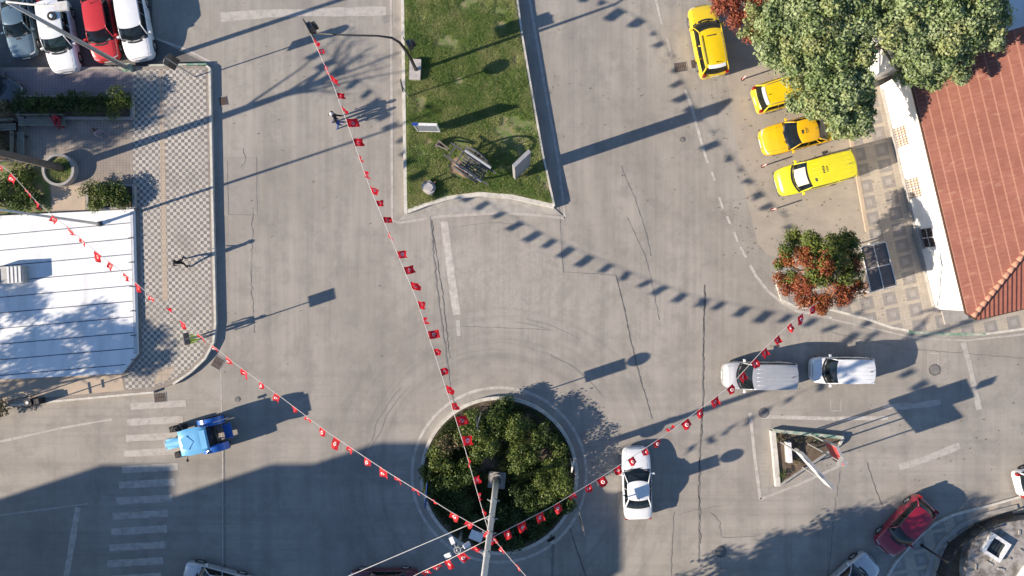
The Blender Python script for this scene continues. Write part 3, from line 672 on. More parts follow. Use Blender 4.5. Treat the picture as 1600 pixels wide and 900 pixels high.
# ------------------------------------------------------------------ light mast with base
mb_ = G(776, 748); mast = empty('light_mast', mb_, 0, 'tall pale steel lighting mast rising from the middle of the roundabout', 'light mast')
b = MB(); b.prism([(-.55, -.45), (.5, -.55), (.6, .45), (-.45, .55)], .2, .42); b.cyl((0, 0), .42, .42, .62, 12); b.build('base', M['concrete'], mast)
b = MB(); b.cyl((0, 0), .30, .62, .68, 8)
for k in range(8): b.tube([(.25 * math.cos(k * PI / 4), .25 * math.sin(k * PI / 4), .68), (.25 * math.cos(k * PI / 4), .25 * math.sin(k * PI / 4), .8)], .02, 5)
b.build('base_plate', M['dark_grey'], mast)
MH = 25.0
b = MB(); b.tube([(0, 0, .66), (0, 0, 6), (0, 0, 13), (0, 0, MH)], [.19, .16, .14, .12], 16); b.build('pole', M['galv_pale'], mast, True)
for z in (5.4, 9.0, 11.5, 14.5):
    b = MB(); b.ring((0, 0), .12, .20, z, z + .08, 20); b.tube([(.17, 0, z + .04), (.32, .05, z + .04)], .03, 6); b.tube([(-.17, 0, z + .04), (-.36, .12, z + .04)], .03, 6); b.build('clamp', M['galv'], mast)
b = MB(); b.ring((0, 0), .55, .62, MH - .3, MH - .2, 24)
for k in range(4): b.tube([(0, 0, MH - .25), (.6 * math.cos(k * PI / 2), .6 * math.sin(k * PI / 2), MH - .25)], .03, 6)
b.build('ring', M['galv'], mast)
for k in range(4):
    a = k * PI / 2 + .4; b = MB(); b.box((.75 * math.cos(a), .75 * math.sin(a), MH - .25), (.3, .5, .25), a); b.build('floodlight', M['galv'], mast)

# ------------------------------------------------------------------ bunting
FW, FH = .42, .54
def wav(u, v, k): return .05 * math.sin(u * 6 + k * 1.7 + v * 2.5) * (.3 + v) + .03 * math.sin(v * 7 + k)
def flagmesh(k):
    b = MB(); n1 = 6
    f = lambda u, v: ((u - .5) * FW + .05 * v * math.sin(k), wav(u, v, k), -v * FH)
    b.grid(lambda i, j: f(i, j), n1, n1, 0)
    cu, cv, r1 = .5, .5, .21
    for off in (.006, -.006):
        def g(x, y):
            u = cu + x; v = cv + y * FW / FH; p = f(u, v); return (p[0], p[1] + off, p[2])
        vs = []; N = 14
        for i in range(N + 1):                                    # crescent between two arcs
            a = R(35) + (2 * PI - R(70)) * i / N
            ox, oy = r1 * math.cos(a), r1 * math.sin(a)
            a2 = R(52) + (2 * PI - R(104)) * i / N; r2 = r1 * .74
            ix, iy = r1 * .22 + r2 * math.cos(a2), r2 * math.sin(a2)
            vs += [g(ox, oy), g(ix, iy)]
        b.add(vs, [(2 * i, 2 * i + 1, 2 * i + 3, 2 * i + 2) for i in range(N)], 1)
        st = [g(r1 * .62 + (.13 if i % 2 == 0 else .055) * math.cos(i * PI / 5 + PI), (.13 if i % 2 == 0 else .055) * math.sin(i * PI / 5 + PI)) for i in range(10)]
        b.add(st + [g(r1 * .62, 0)], [(i, (i + 1) % 10, 10) for i in range(10)], 1)
    me = bpy.data.meshes.new('flag'); me.from_pydata(b.v, [], b.f); me.materials.append(M['red_flag']); me.materials.append(M['white_cloth'])
    me.polygons.foreach_set('material_index', b.m); me.update(); return me
flagmeshes = [flagmesh(k) for k in range(9)]
def bunting(label, path, spacing=.93, start=.4, hang=(.26, -.55, -.72), sag=0.0, skip=None):
    pts = [G(x, y, h) for x, y, h in path]; root = empty('bunting', pts[0], 0, label, 'bunting', 'strings of red flags over the junction')
    L = [0]
    for a, c in zip(pts[:-1], pts[1:]): L.append(L[-1] + (c - a).length)
    def at(s):
        for i in range(len(pts) - 1):
            if s <= L[i + 1] or i == len(pts) - 2:
                f = (s - L[i]) / (L[i + 1] - L[i]); return pts[i].lerp(pts[i + 1], f), (pts[i + 1] - pts[i]).normalized()
    n = int(L[-1] / .25); line = [at(L[-1] * i / n)[0] - pts[0] for i in range(n + 1)]
    b = MB(); b.tube(line, .016, 5); b.build('string', M['string'], root)
    s = start; i = 0
    while s < L[-1] - .3:
        p, t = at(s); me = flagmeshes[random.randrange(9)]
        o = bpy.data.objects.new('flag', me); COL.objects.link(o); o.parent = root
        hd = Vector(hang) + Vector((random.gauss(0, .26), random.gauss(0, .22), random.gauss(0, .20))); hd.normalize()
        X = t; Z = -(hd - X * hd.dot(X) * .45).normalized()       # partly skewed: the cloth swings with the wind
        Y = Z.cross(X).normalized(); sc_ = random.uniform(.75, 1.15)
        Mx = Matrix(((X.x * sc_, Y.x, Z.x * sc_, 0), (X.y * sc_, Y.y, Z.y * sc_, 0), (X.z * sc_, Y.z, Z.z * sc_, 0), (0, 0, 0, 1)))
        Mx.translation = p - pts[0]; o.matrix_local = Mx
        s += spacing * random.uniform(.82, 1.18); i += 1
    return root
bunting('string of red crescent flags running from the traffic light arm down to the mast',
        [(486, 54, 7.4), (519, 128, 8.7), (540, 185, 9.0), (575, 285, 9.1), (610, 370, 9.4), (650, 465, 9.9), (680, 555, 10.5), (705, 632, 11.0), (728, 706, 11.5), (746, 770, 11.8), (764, 832, 12.0)], .93, hang=(.58, -.30, -.52))
bunting('string of red flags crossing above the white deck from the left edge to the mast',
        [(-120, 180, 9.0), (15, 268, 8.7), (60, 318, 8.6), (105, 355, 8.5), (150, 393, 8.5), (210, 440, 8.5), (260, 483, 8.6), (320, 530, 8.8), (370, 570, 9.1), (440, 621, 9.5), (510, 674, 10.0), (600, 734, 11.0), (650, 765, 11.6), (700, 797, 11.9), (765, 834, 12.0), (800, 876, 12.1), (820, 898, 12.2), (900, 1000, 12.4)], .99, hang=(-.05, -.62, -.58))
bunting('string of red flags above the white saloon and silver van towards the autumn tree',
        [(560, 945, 9.2), (660, 893, 10.0), (700, 875, 11.0), (745, 852, 11.8), (790, 829, 11.6), (860, 793, 10.8), (940, 745, 10.0), (1000, 706, 9.5), (1050, 672, 9.1), (1140, 604, 8.6), (1190, 549, 8.2), (1240, 500, 7.8), (1278, 472, 7.0)], .90, hang=(.25, -.72, -.42))
t = empty('wire', G(545, 900, 9.5), 0, 'thin pale wire running from the mast to the bottom edge left of it', 'wire')
b = MB(); p0 = G(545, 900, 9.5); b.tube([G(400, 960, 9.6) - p0, Vector((0, 0, 0)), G(765, 806, 10.0) - p0], .022, 5); b.build('strand', M['galv_pale'], t)

# ------------------------------------------------------------------ cars
def interp(tab, x):
    if x <= tab[0][0]: return tab[0][1]
    for (a, va), (c, vc) in zip(tab[:-1], tab[1:]):
        if x <= c: return va + (vc - va) * (x - a) / (c - a)
    return tab[-1][1]
KINDS = {  # fractions of the length, rear -0.5 .. front +0.5
    'sedan': dict(x1=.20, x2=.055, x3=-.20, x4=-.345, top=[(-.5, .60), (-.495, .86), (-.47, .93), (-.36, .96), (-.2, .92), (.21, .92), (.3, .88), (.42, .78), (.48, .68), (.495, .55), (.5, .45)]),
    'hatch': dict(x1=.235, x2=.09, x3=-.36, x4=-.455, top=[(-.5, .55), (-.495, .85), (-.46, .96), (-.2, .94), (.24, .94), (.32, .90), (.42, .80), (.48, .68), (.495, .55), (.5, .45)]),
    'van': dict(x1=.285, x2=.15, x3=-.455, x4=-.488, top=[(-.5, .55), (-.497, 1.0), (-.3, 1.05), (.28, 1.05), (.36, 1.0), (.45, .86), (.485, .72), (.497, .55), (.5, .48)]),
    'wagon': dict(x1=.225, x2=.09, x3=-.42, x4=-.475, top=[(-.5, .55), (-.495, .86), (-.46, .98), (-.2, .96), (.24, .95), (.32, .90), (.42, .80), (.48, .68), (.495, .55), (.5, .45)]),
}
WID = [(-.5, .66), (-.492, .80), (-.47, .90), (-.42, .965), (-.3, 1.0), (.25, 1.0), (.35, .98), (.42, .93), (.46, .86), (.485, .74), (.5, .52)]
def car(label, cat, px, py, ang, L, W, Hh, kind, paint, group=None, name='parked_car', glass='glass', rails=False, hh=.9, roofcol=None, extras=None, mirrors=True):
    K = KINDS[kind]; r0 = G(px, py, hh, 0.0); t = empty(name, r0, R(ang), label, cat, group); pm = M[paint]
    wr = L * .075 if L > 3 else .3; wr = .31; xf, xr = .31 * L, -.315 * L
    us = sorted(set([round(-.5 + i / 40, 4) for i in range(41)] + [-.497, -.49, -.47, .46, .485, .495] + [round((c + dd) / L, 4) for c in (xf, xr) for dd in (-.39, -.36, -.28, -.15, 0, .15, .28, .36, .39)]))
    b = MB(); rows = []
    def sect(u):
        x = u * L; wd = interp(WID, u) * W / 2; tp = interp(K['top'], u) * (Hh / (1.45 if kind in ('sedan', 'hatch', 'wagon') else 1.8)) ** .5
        zb = .22 + .06 * max(0, abs(u) - .42) / .08
        for c in (xf, xr):
            dd = abs(x - c)
            if dd < .38: zb = max(zb, .28 + math.sqrt(max(0, .38 ** 2 - dd ** 2)) * .98)
        zb = min(zb, tp - .12); e = min(1, (0.5 - abs(u)) / .04); bow = .0
        mid = max(zb + .03, tp * .62)
        prof = [(wd * .96, zb), (wd, (zb + mid) / 2), (wd, mid), (wd * .985, tp - .13), (wd * .95, tp - .05), (wd * .88, tp - .012), (wd * .6, tp + .018), (wd * .3, tp + .03), (0, tp + .034)]
        return [(x, -y, z) for y, z in prof] + [(x, y, z) for y, z in prof[-2::-1]], tp
    for u in us: rows.append(sect(u)[0])
    n = len(rows[0]); vs = [p for r_ in rows for p in r_]
    fs = [(i * n + j, (i + 1) * n + j, (i + 1) * n + j + 1, i * n + j + 1) for i in range(len(us) - 1) for j in range(n - 1)]
    fs += [tuple(range(n)), tuple((len(us) - 1) * n + j for j in range(n))[::-1]]
    b.add(vs, fs); body = b.build('body', pm, t, True)
    b = MB(); b.box((0, 0, .30), (L * .9, W * .80, .18)); b.box((xf * 0, 0, .42), (L * .86, W * .55, .3)); b.build('underbody', M['black'], t)
    # greenhouse
    hk = (Hh / (1.45 if kind in ('sedan', 'hatch', 'wagon') else 1.8)) ** .5
    x1, x2, x3, x4 = (K[k] * L for k in ('x1', 'x2', 'x3', 'x4')); tb = interp(K['top'], 0) * hk - .02; zr = Hh - .03
    wb = W / 2 * .925; wt = W / 2 * (.70 if kind in ('sedan', 'hatch') else .76 if kind == 'wagon' else .84)
    def base_f(s): return Vector((x1 + .10 - .26 * s * s, s * wb, tb + .03 * (1 - s * s)))
    def top_f(s): return Vector((x2 + .05 - .13 * s * s, s * wt, zr - .045 * s * s - .035))
    def base_r(s): return Vector((x4 - .05 + .14 * s * s, s * wb * .97, tb + .03 * (1 - s * s) + (0.0 if kind == 'sedan' else .02)))
    def top_r(s): return Vector((x3 - .05 + .09 * s * s, s * wt * .97, zr - .05 * s * s - .06))
    def bulge(a, c, v, o): p = a.lerp(c, v); return p + Vector(o) * 4 * v * (1 - v)
    gm = M['glass_car' if glass == 'glass' else 'glass_car_green']
    b = MB(); b.grid(lambda i, j: Vector((x4 + .1 + (x1 - .22 - x4 - .1) * i, (2 * j - 1) * wb * (.93 if .1 < i < .9 else .86), tb + .036)), 6, 2); b.build('interior', M['black'], t)
    for xi in ((.02, -.17) if kind != 'van' else (.06,)):
        for yi in (-.36, .36): b = MB(); b.box((xi * L, yi, tb + .14), (.14, .44, .26), 0, tilt=Matrix.Rotation(R(-12), 4, 'Y'), taper=.85); b.box((xi * L - .03, yi, tb + .33), (.08, .22, .14)); b.build('seat', M['seat_cloth'], t)
    b = MB(); b.box((x1 - .12, 0, tb + .06), (.22, wb * 1.5, .07)); b.build('dashboard', M['seat_cloth'], t)
    b = MB(); b.tube([(x1 - .32 + .05 * math.cos(q * PI / 6), .36 + .17 * math.sin(q * PI / 6), tb + .12 + .16 * math.cos(q * PI / 6)) for q in range(13)], .014, 5, cap=False); b.build('steering_wheel', M['black'], t)
    b = MB(); b.grid(lambda i, j: bulge(base_f(2 * i - 1), top_f(2 * i - 1), j, (.03, 0, .03)), 10, 5); b.build('windscreen', gm, t, True)
    b = MB(); b.grid(lambda i, j: bulge(base_r(1 - 2 * i), top_r(1 - 2 * i), j, (-.03, 0, .025)), 10, 5); b.build('rear_window', gm, t, True)
    for sg in (1, -1):
        b = MB(); A, C = base_f(sg), base_r(sg); A2, C2 = top_f(sg), top_r(sg)
        fn = lambda i, j: bulge(A.lerp(C, i), A2.lerp(C2, i), j, (0, sg * .035, .01)) + Vector((0, sg * .03 * 4 * i * (1 - i), 0))
        b.grid(fn if sg > 0 else (lambda i, j: fn(1 - i, j)), 12, 4); b.build('side_window', gm, t, True)
        def fo(i, j, o=.012): return fn(i, j) + Vector((0, sg * o, 0))
        b = MB()
        b.tube([bulge(base_f(sg), top_f(sg), v, (.03, sg * .012, .03)) for v in (0, .25, .5, .75, 1)], .034, 6)
        b.tube([bulge(base_r(sg), top_r(sg), v, (-.02, sg * .012, .02)) for v in (0, .25, .5, .75, 1)], .05 if kind != 'van' else .06, 6)
        b.tube([fn(i / 10, 1.0) for i in range(11)], .036, 6)
        pil = {'sedan': (.42, .80), 'hatch': (.42, .76), 'wagon': (.38, .70), 'van': (.34, .62)}[kind]
        for q in pil:
            b.add([fo(q - .018, 0), fo(q + .018, 0), fo(q + .014, .5, .016), fo(q + .010, 1), fo(q - .010, 1), fo(q - .014, .5, .016)], [(0, 1, 2, 5), (5, 2, 3, 4), (1, 0, 5, 2), (2, 5, 4, 3)])
        if kind in ('sedan', 'hatch'):
            b.add([fo(.9, 0), fo(.995, 0), fo(.995, 1), fo(.93, 1)], [(0, 1, 2, 3), (3, 2, 1, 0)])
        b.build('pillar', pm, t, True)
    # roof skin
    def rf(i, j):
        s = 2 * j - 1; a = top_f(s); c = top_r(s); p = a.lerp(c, i); k = 4 * i * (1 - i)
        p.z = a.z + (c.z - a.z) * i + .05 * (k ** .6 if k > 0 else 0) + .004; p.y *= (1 + .035 * k); return p
    b = MB(); b.grid(lambda i, j: rf(i, 1 - j), 14, 10)
    if kind == 'van' :
        for q in range(5):
            yy = (q - 2) * wt * .34; 
            b.tube([Vector((rf(i, .5 + yy / wt / 2).x, yy, rf(i, .5 + yy / wt / 2).z - .004)) for i in (.1, .3, .5, .7, .92)], .012, 5)
    b.build('roof', M[roofcol] if roofcol else pm, t, True)
    if rails:
        for sg in (1, -1):
            b = MB(); pts = [Vector(rf(i, .5 + sg * .44)) + Vector((0, 0, .05)) for i in (.12, .3, .5, .7, .9)]
            b.tube(pts, .02, 6); 
            for q in (0, 2, 4): b.tube([pts[q], pts[q] - Vector((0, 0, .05))], .016, 5)
            b.build('roof_rail', M['dark_grey'], t, True)
    # bonnet and boot cut lines, wipers
    def surf(x, s):
        u = x / L; wd = interp(WID, u) * W / 2; tp = interp(K['top'], u) * hk; q = abs(s)
        return Vector((x, s * wd, tp + (.034 if q < .1 else .03 if q < .4 else .018 if q < .7 else -.004)))
    b = MB()
    for sg in (1, -1): b.tube([surf(x1 - .1 + (L * .475 - x1 + .1) * i / 6, sg * .74) for i in range(7)], .011, 5)
    b.tube([surf(L * .473, s * .74) for s in (-1, -.5, 0, .5, 1)], .011, 5)
    if kind == 'sedan':
        for sg in (1, -1): b.tube([surf(x4 - .02 + (-.485 * L - x4) * i / 3, sg * .72) for i in range(4)], .011, 5)
    b.build('panel_gap', M['black'], t)
    for sg in (1, -1):
        b = MB()
        for u in (.16, -.035, -.20): b.tube([(u * L, sg * (interp(WID, u) * W / 2 + .002), z * hk) for z in (.36, .6, .75)] + [(u * L, sg * interp(WID, u) * W / 2 * .975, .86 * hk)], .009, 4)
        b.build('door_gap', M['black'], t)
    a_ = Vector(rf(.86, .5)); b = MB(); b.tube([a_, a_ + Vector((-.10, 0, .16))], [.03, .008], 6); b.build('antenna', M['black'], t)
    b = MB()
    for y0 in (-.35, .25): b.tube([base_f(y0 / wb) + Vector((.05, 0, .02)), bulge(base_f((y0 + .45) / wb), top_f((y0 + .45) / wb), .12, (.03, 0, .03)) + Vector((.02, 0, .02))], .012, 5)
    b.build('wiper', M['black'], t)
    b = MB(); b.grid(lambda i, j: base_f(2 * i - 1) + Vector((.02 + .12 * j, 0, .016 - .012 * j)), 8, 1); b.build('cowl', M['black'], t)
    # grille, bumper strips, plates
    b = MB(); b.box((L * .492, 0, .52 * hk), (.05, W * .42, .12)); b.build('grille', M['black'], t)
    for sg in (1, -1):
        b = MB(); b.grid(lambda i, j: (L * (.478 - .022 * i * i) + .012, sg * W * (.22 + .20 * i), (.56 + .13 * j) * hk), 5, 2)
        b.grid(lambda i, j: (L * (.478 - .022 * i * i) + .012 - .13 * j, sg * W * (.22 + .20 * i), (.69 + .03 * j) * hk + .012), 5, 2); b.build('headlight', M['headlight'], t, True)
        zt = (.78 if kind == 'sedan' else .85 if kind != 'van' else .95) * hk
        b = MB(); b.box((-L * .482, sg * W * .395, zt), (.14, .18, .15 if kind == 'sedan' else .34)); b.build('taillight', M['taillight'], t)
        if mirrors:
            p = base_f(sg) + Vector((-.12, sg * .12, .06)); b = MB()
            b.box(p + Vector((0, sg * .03, 0)), (.13, .20, .13), sg * -.2, taper=.8); b.tube([base_f(sg) + Vector((-.1, 0, .01)), p], .02, 5); b.build('mirror', pm if paint != 'p_silver' else M['white_metal'], t)
        for hx in (.03, -.16): b = MB(); b.box((L * hx, sg * (W / 2 + .008), .78 * hk), (.14, .02, .025)); b.build('door_handle', M['dark_grey'] if kind == 'van' else pm, t)
    b = MB(); b.box((-L * .5, 0, .62 * hk), (.03, .5, .11)); b.build('number_plate', M['plate'], t)
    b = MB(); b.box((L * .503, 0, .42), (.02, .5, .11)); b.build('number_plate', M['plate'], t)
    for c in (xf, xr):
        for sg in (1, -1):
            wh = empty('wheel', (c, sg * (W / 2 - .115), wr)); wh.parent = t
            b = MB(); Np = 22; prof = [(.20, -.09), (.285, -.10), (.31, -.07), (.31, .07), (.285, .10), (.20, .09)]
            vs = [(rr * math.cos(2 * PI * i / Np), sg * yy, rr * math.sin(2 * PI * i / Np)) for i in range(Np) for rr, yy in prof]
            b.add(vs, [(i * 6 + j, ((i + 1) % Np) * 6 + j, ((i + 1) % Np) * 6 + (j + 1) % 6, i * 6 + (j + 1) % 6) for i in range(Np) for j in range(6)]); b.build('tyre', M['rubber'], wh, True)
            b = MB(); b.tube([(0, sg * .05, 0), (0, sg * .085, 0)], [.07, .05], 10)
            for k in range(5):
                a = k * 2 * PI / 5; b.tube([(0, sg * .07, 0), (.2 * math.cos(a), sg * .08, .2 * math.sin(a))], [.04, .03], 5)
            b.tube([(0, sg * .03, 0), (0, sg * .045, 0)], [.2, .2], 18); b.build('rim', M['rim'], wh)
    if extras: extras(t, rf, surf, L, W, Hh, (base_f, top_f, bulge))
    return t
def roof_marks(t, rf, surf, L, W, Hh, g):
    b = MB()
    def q(i0, i1, j0, j1): b.add([Vector(rf(i, j)) + Vector((0, 0, .012)) for i, j in ((i0, j0), (i1, j0), (i1, j1), (i0, j1))], [(0, 1, 2, 3), (3, 2, 1, 0)])
    q(.17, .27, .42, .60); b.build('roof_emblem', M['dark_grey'], t)
    b = MB()
    for i in range(5): q(.36, .41, .36 + i * .055, .395 + i * .055)
    for i in range(4): q(.44, .48, .40 + i * .055, .43 + i * .055)
    b.build('roof_lettering', M['dark_grey'], t)
def sunshade(t, rf, surf, L, W, Hh, g):
    bf, tf, bu = g; b = MB(); b.grid(lambda i, j: bu(bf((2 * i - 1) * .62), tf((2 * i - 1) * .66), .10 + .78 * j, (.03, 0, .03)) + Vector((.008, 0, .010)), 8, 4); b.build('sunshade', M['beige'], t)
    b = MB()
    def q(i0, i1, j0, j1): b.add([Vector(rf(i, j)) + Vector((0, 0, .014)) for i, j in ((i0, j0), (i1, j0), (i1, j1), (i0, j1))], [(0, 1, 2, 3), (3, 2, 1, 0)])
    for i in range(5): q(.30, .34, .32 + i * .06, .36 + i * .06)
    for i in range(4): q(.38, .41, .36 + i * .06, .395 + i * .06)
    q(.10, .14, .70, .84); b.build('roof_lettering', M['dark_grey'], t)
    b = MB(); b.tube([(L * .49, -W * .42, .36), (L * .505, 0, .38), (L * .49, W * .42, .36)], .07, 8); b.build('bumper', M['dark_grey'], t)
def white_rear(t, rf, surf, L, W, Hh, g):
    b = MB(); b.grid(lambda i, j: Vector(rf(.93 + .075 * i, .1 + .8 * j)) + Vector((-.04 * i, 0, .02)), 3, 8); b.build('spoiler', M['p_white'], t)
    b = MB(); b.add([Vector(rf(i, j)) + Vector((0, 0, .012)) for i, j in ((.16, .3), (.19, .3), (.19, .72), (.16, .72))], [(0, 1, 2, 3), (3, 2, 1, 0)]); b.build('roof_lettering', M['dark_grey'], t)
def vent_roof(t, rf, surf, L, W, Hh, g):
    c = Vector(rf(.55, .70)); b = MB(); b.ring((c.x, c.y), .15, .27, c.z - .02, c.z + .08, 24); b.build('roof_vent', M['black'], t, False); b = MB(); b.cyl((c.x, c.y), .11, c.z, c.z + .12, 14); b.build('vent_cap', M['p_white'], t, True)
TX = 'yellow taxis parked in the bay'
# heading: 0 = +x (photo right), 90 = up
car('yellow estate taxi parked alone at the top with its nose under the red tree', 'taxi', 1107, 62, 101, 4.5, 1.8, 1.8, 'wagon', 'p_yellow', TX, 'taxi', rails=True, extras=white_rear)
car('yellow taxi almost hidden beneath the tree crown, only its rear showing', 'taxi', 1236, 140, 17, 4.5, 1.86, 1.65, 'wagon', 'p_yellow', TX, 'taxi', rails=True, extras=white_rear)
car('deep yellow saloon taxi with a dark square mark on its roof', 'taxi', 1250, 208, 194, 4.75, 1.86, 1.48, 'sedan', 'p_amber', TX, 'taxi', extras=roof_marks)
car('lemon yellow taxi van with beige sunshade behind its windscreen', 'taxi', 1274, 271, 195, 4.75, 1.85, 1.85, 'van', 'p_lemon', TX, 'taxi', extras=sunshade)
car('white saloon driving beside the roundabout under the red flags', 'car', 996, 756, 92, 4.45, 1.78, 1.43, 'sedan', 'p_white', None, 'car')
car('silver grey van leading the white van on the right-hand road', 'van', 1187, 587, 180, 4.45, 1.72, 1.95, 'van', 'p_silver', None, 'van')
car('small white delivery van following the silver van', 'van', 1316, 579, 180, 3.75, 1.66, 1.72, 'van', 'p_white', None, 'van')
PK = 'cars parked in the top left car park'
car('teal grey car parked leftmost in the top left car park', 'car', 26, 35, 279, 4.2, 1.68, 1.42, 'sedan', 'p_teal', PK, glass='glass_green')
car('white car with a round black roof vent parked below the lamp arm', 'car', 90, 55, 280, 4.5, 1.82, 1.75, 'wagon', 'p_white', PK, glass='glass_green', extras=vent_roof)
car('bright red hatchback parked between two white cars', 'car', 155, 42, 280, 4.1, 1.72, 1.5, 'hatch', 'p_red', PK, glass='glass_green')
car('white estate car parked rightmost in the top left car park', 'car', 208, 38, 280, 4.3, 1.78, 1.6, 'wagon', 'p_white', PK)
car('dark grey car at the left edge below the teal grey one', 'car', -18, 128, 330, 4.0, 1.7, 1.4, 'hatch', 'p_dkgrey', PK)
car('dark red hatchback parked at the kerb near the black fence', 'car', 1417, 824, 227, 4.0, 1.76, 1.5, 'hatch', 'p_dkred', None, glass='glass_green')
car('silver car at the bottom edge below the dark red hatchback', 'car', 1328, 912, 42, 4.2, 1.76, 1.45, 'hatch', 'p_silver', None)
car('silver car at the bottom edge right of the zebra crossing', 'car', 335, 912, 165, 4.3, 1.78, 1.45, 'hatch', 'p_silver', None)
car('maroon car just showing at the bottom edge left of the roundabout', 'car', 598, 914, 181, 4.3, 1.76, 1.45, 'sedan', 'p_maroon', None)
car('white car entering at the right edge of the picture', 'car', 1647, 745, 15, 4.4, 1.78, 1.5, 'wagon', 'p_white', None)

# ------------------------------------------------------------------ tractor
tr = empty('tractor', G(311, 683, .8, 0), R(192), 'blue tractor with sky blue cab roof on the zebra crossing', 'tractor')
b = MB(); b.grid(lambda i, j: (.35 + 1.5 * i - (.10 * (2 * j - 1) ** 2 * i), (2 * j - 1) * (.33 - .05 * i), 1.62 - .18 * i - .16 * abs(2 * j - 1) ** 3), 8, 8)
b.box((1.1, 0, 1.1), (1.45, .58, .62)); b.build('hood', M['p_sky'], tr, True)
b = MB(); b.box((1.86, 0, 1.15), (.12, .52, .55)); b.box((1.9, 0, .75), (.35, .6, .3)); b.build('nose', M['galv'], tr)
b = MB(); b.box((.2, 0, .75), (2.6, .45, .45)); b.box((1.25, 0, .5), (.2, 1.3, .16)); b.box((-.95, 0, .75), (.3, 1.3, .3)); b.build('chassis', M['dark_grey'], tr)
b = MB()
for sg in (1, -1):
    for xx, rr in ((.32, .03), (-1.05, .04)): b.tube([(xx, sg * .68, 1.3), (xx * .86, sg * .60, 2.55)], rr, 6)
b.build('cab_frame', M['p_blue'], tr)
b = MB(); b.box((-.35, 0, 1.95), (1.38, 1.30, 1.15), taper=.9); b.build('cab_glass', M['glass'], tr)
def croof(i, j):
    u, v = 2 * i - 1, 2 * j - 1; e = max(abs(u), abs(v)); q = (abs(u) ** 4 + abs(v) ** 4) ** .25 or 1
    f = e / q if q else 1; return (-.35 + u * .86 * f, v * .80 * f, 2.72 - .16 * e ** 3)
b = MB(); b.grid(lambda i, j: croof(i, j), 14, 14); b.prism([(-1.18, -.74), (.48, -.74), (.50, .74), (-1.2, .74)], 2.46, 2.57); cr = b.build('cab_roof', M['p_sky'], tr, True)
b = MB(); b.prism([(-.05, -.42), (.30, -.30), (.30, .30), (-.05, .42), (-.42, 0)], 2.70, 2.745); b.build('roof_hatch', M['p_sky'], tr)
b = MB(); b.box((-.98, 0, 2.66), (.34, 1.1, .08)); b.build('roof_vent', M['p_sky'], tr)
def wheel(x, y, r_, wd, sg):
    wh = empty('wheel', (x, y, r_)); wh.parent = tr; b = MB(); Np = 28
    prof = [(.6, -.5), (.92, -.5), (1, -.3), (1, .3), (.92, .5), (.6, .5)]
    vs = [(r_ * q * math.cos(2 * PI * i / Np), wd * yy, r_ * q * math.sin(2 * PI * i / Np)) for i in range(Np) for q, yy in prof]
    b.add(vs, [(i * 6 + j, ((i + 1) % Np) * 6 + j, ((i + 1) % Np) * 6 + (j + 1) % 6, i * 6 + (j + 1) % 6) for i in range(Np) for j in range(6)])
    for i in range(Np):
        a = 2 * PI * i / Np; s2 = 1 if i % 2 else -1
        b.box((r_ * 1.01 * math.cos(a), s2 * wd * .25, r_ * 1.01 * math.sin(a)), (.05, wd * .5, .05), 0, tilt=Matrix.Rotation(-a, 4, 'Y') @ Matrix.Rotation(s2 * .5, 4, 'X'))
    b.build('tyre', M['rubber'], wh); b = MB(); b.tube([(0, -wd * .2, 0), (0, wd * .2, 0)], [r_ * .6, r_ * .6], 20); b.build('rim', M['galv'], wh)
for sg in (1, -1):
    wheel(1.25, sg * .80, .50, .34, sg); wheel(-.95, sg * .82, .74, .42, sg)
    b = MB(); b.grid(lambda i, j: (-.95 + .86 * math.cos(PI * (.08 + .85 * i)), sg * (.58 + .46 * j), .74 + .86 * math.sin(PI * (.08 + .85 * i))), 12, 2); b.build('fender', M['p_blue'], tr, True)
    b = MB(); b.tube([(.30, sg * .7, 2.1), (.42, sg * 1.05, 2.15)], .02, 6); b.box((.42, sg * 1.1, 2.1), (.04, .16, .26)); b.build('mirror', M['black'], tr)
b = MB(); b.tube([(.75, -.42, 1.3), (.75, -.42, 2.2)], .04, 8); b.build('exhaust', M['black'], tr)
b = MB(); b.box((-1.75, 0, .6), (.5, .9, .08)); b.tube([(-1.2, -.3, .8), (-2.0, -.45, .65)], .03, 6); b.tube([(-1.2, .3, .8), (-2.0, .45, .65)], .03, 6); b.build('hitch', M['p_blue'], tr)
b = MB(); b.tube([(-1.3, -.75, 1.55), (-2.1, -.82, 1.1)], .025, 6); b.build('rod', M['white_metal'], tr)

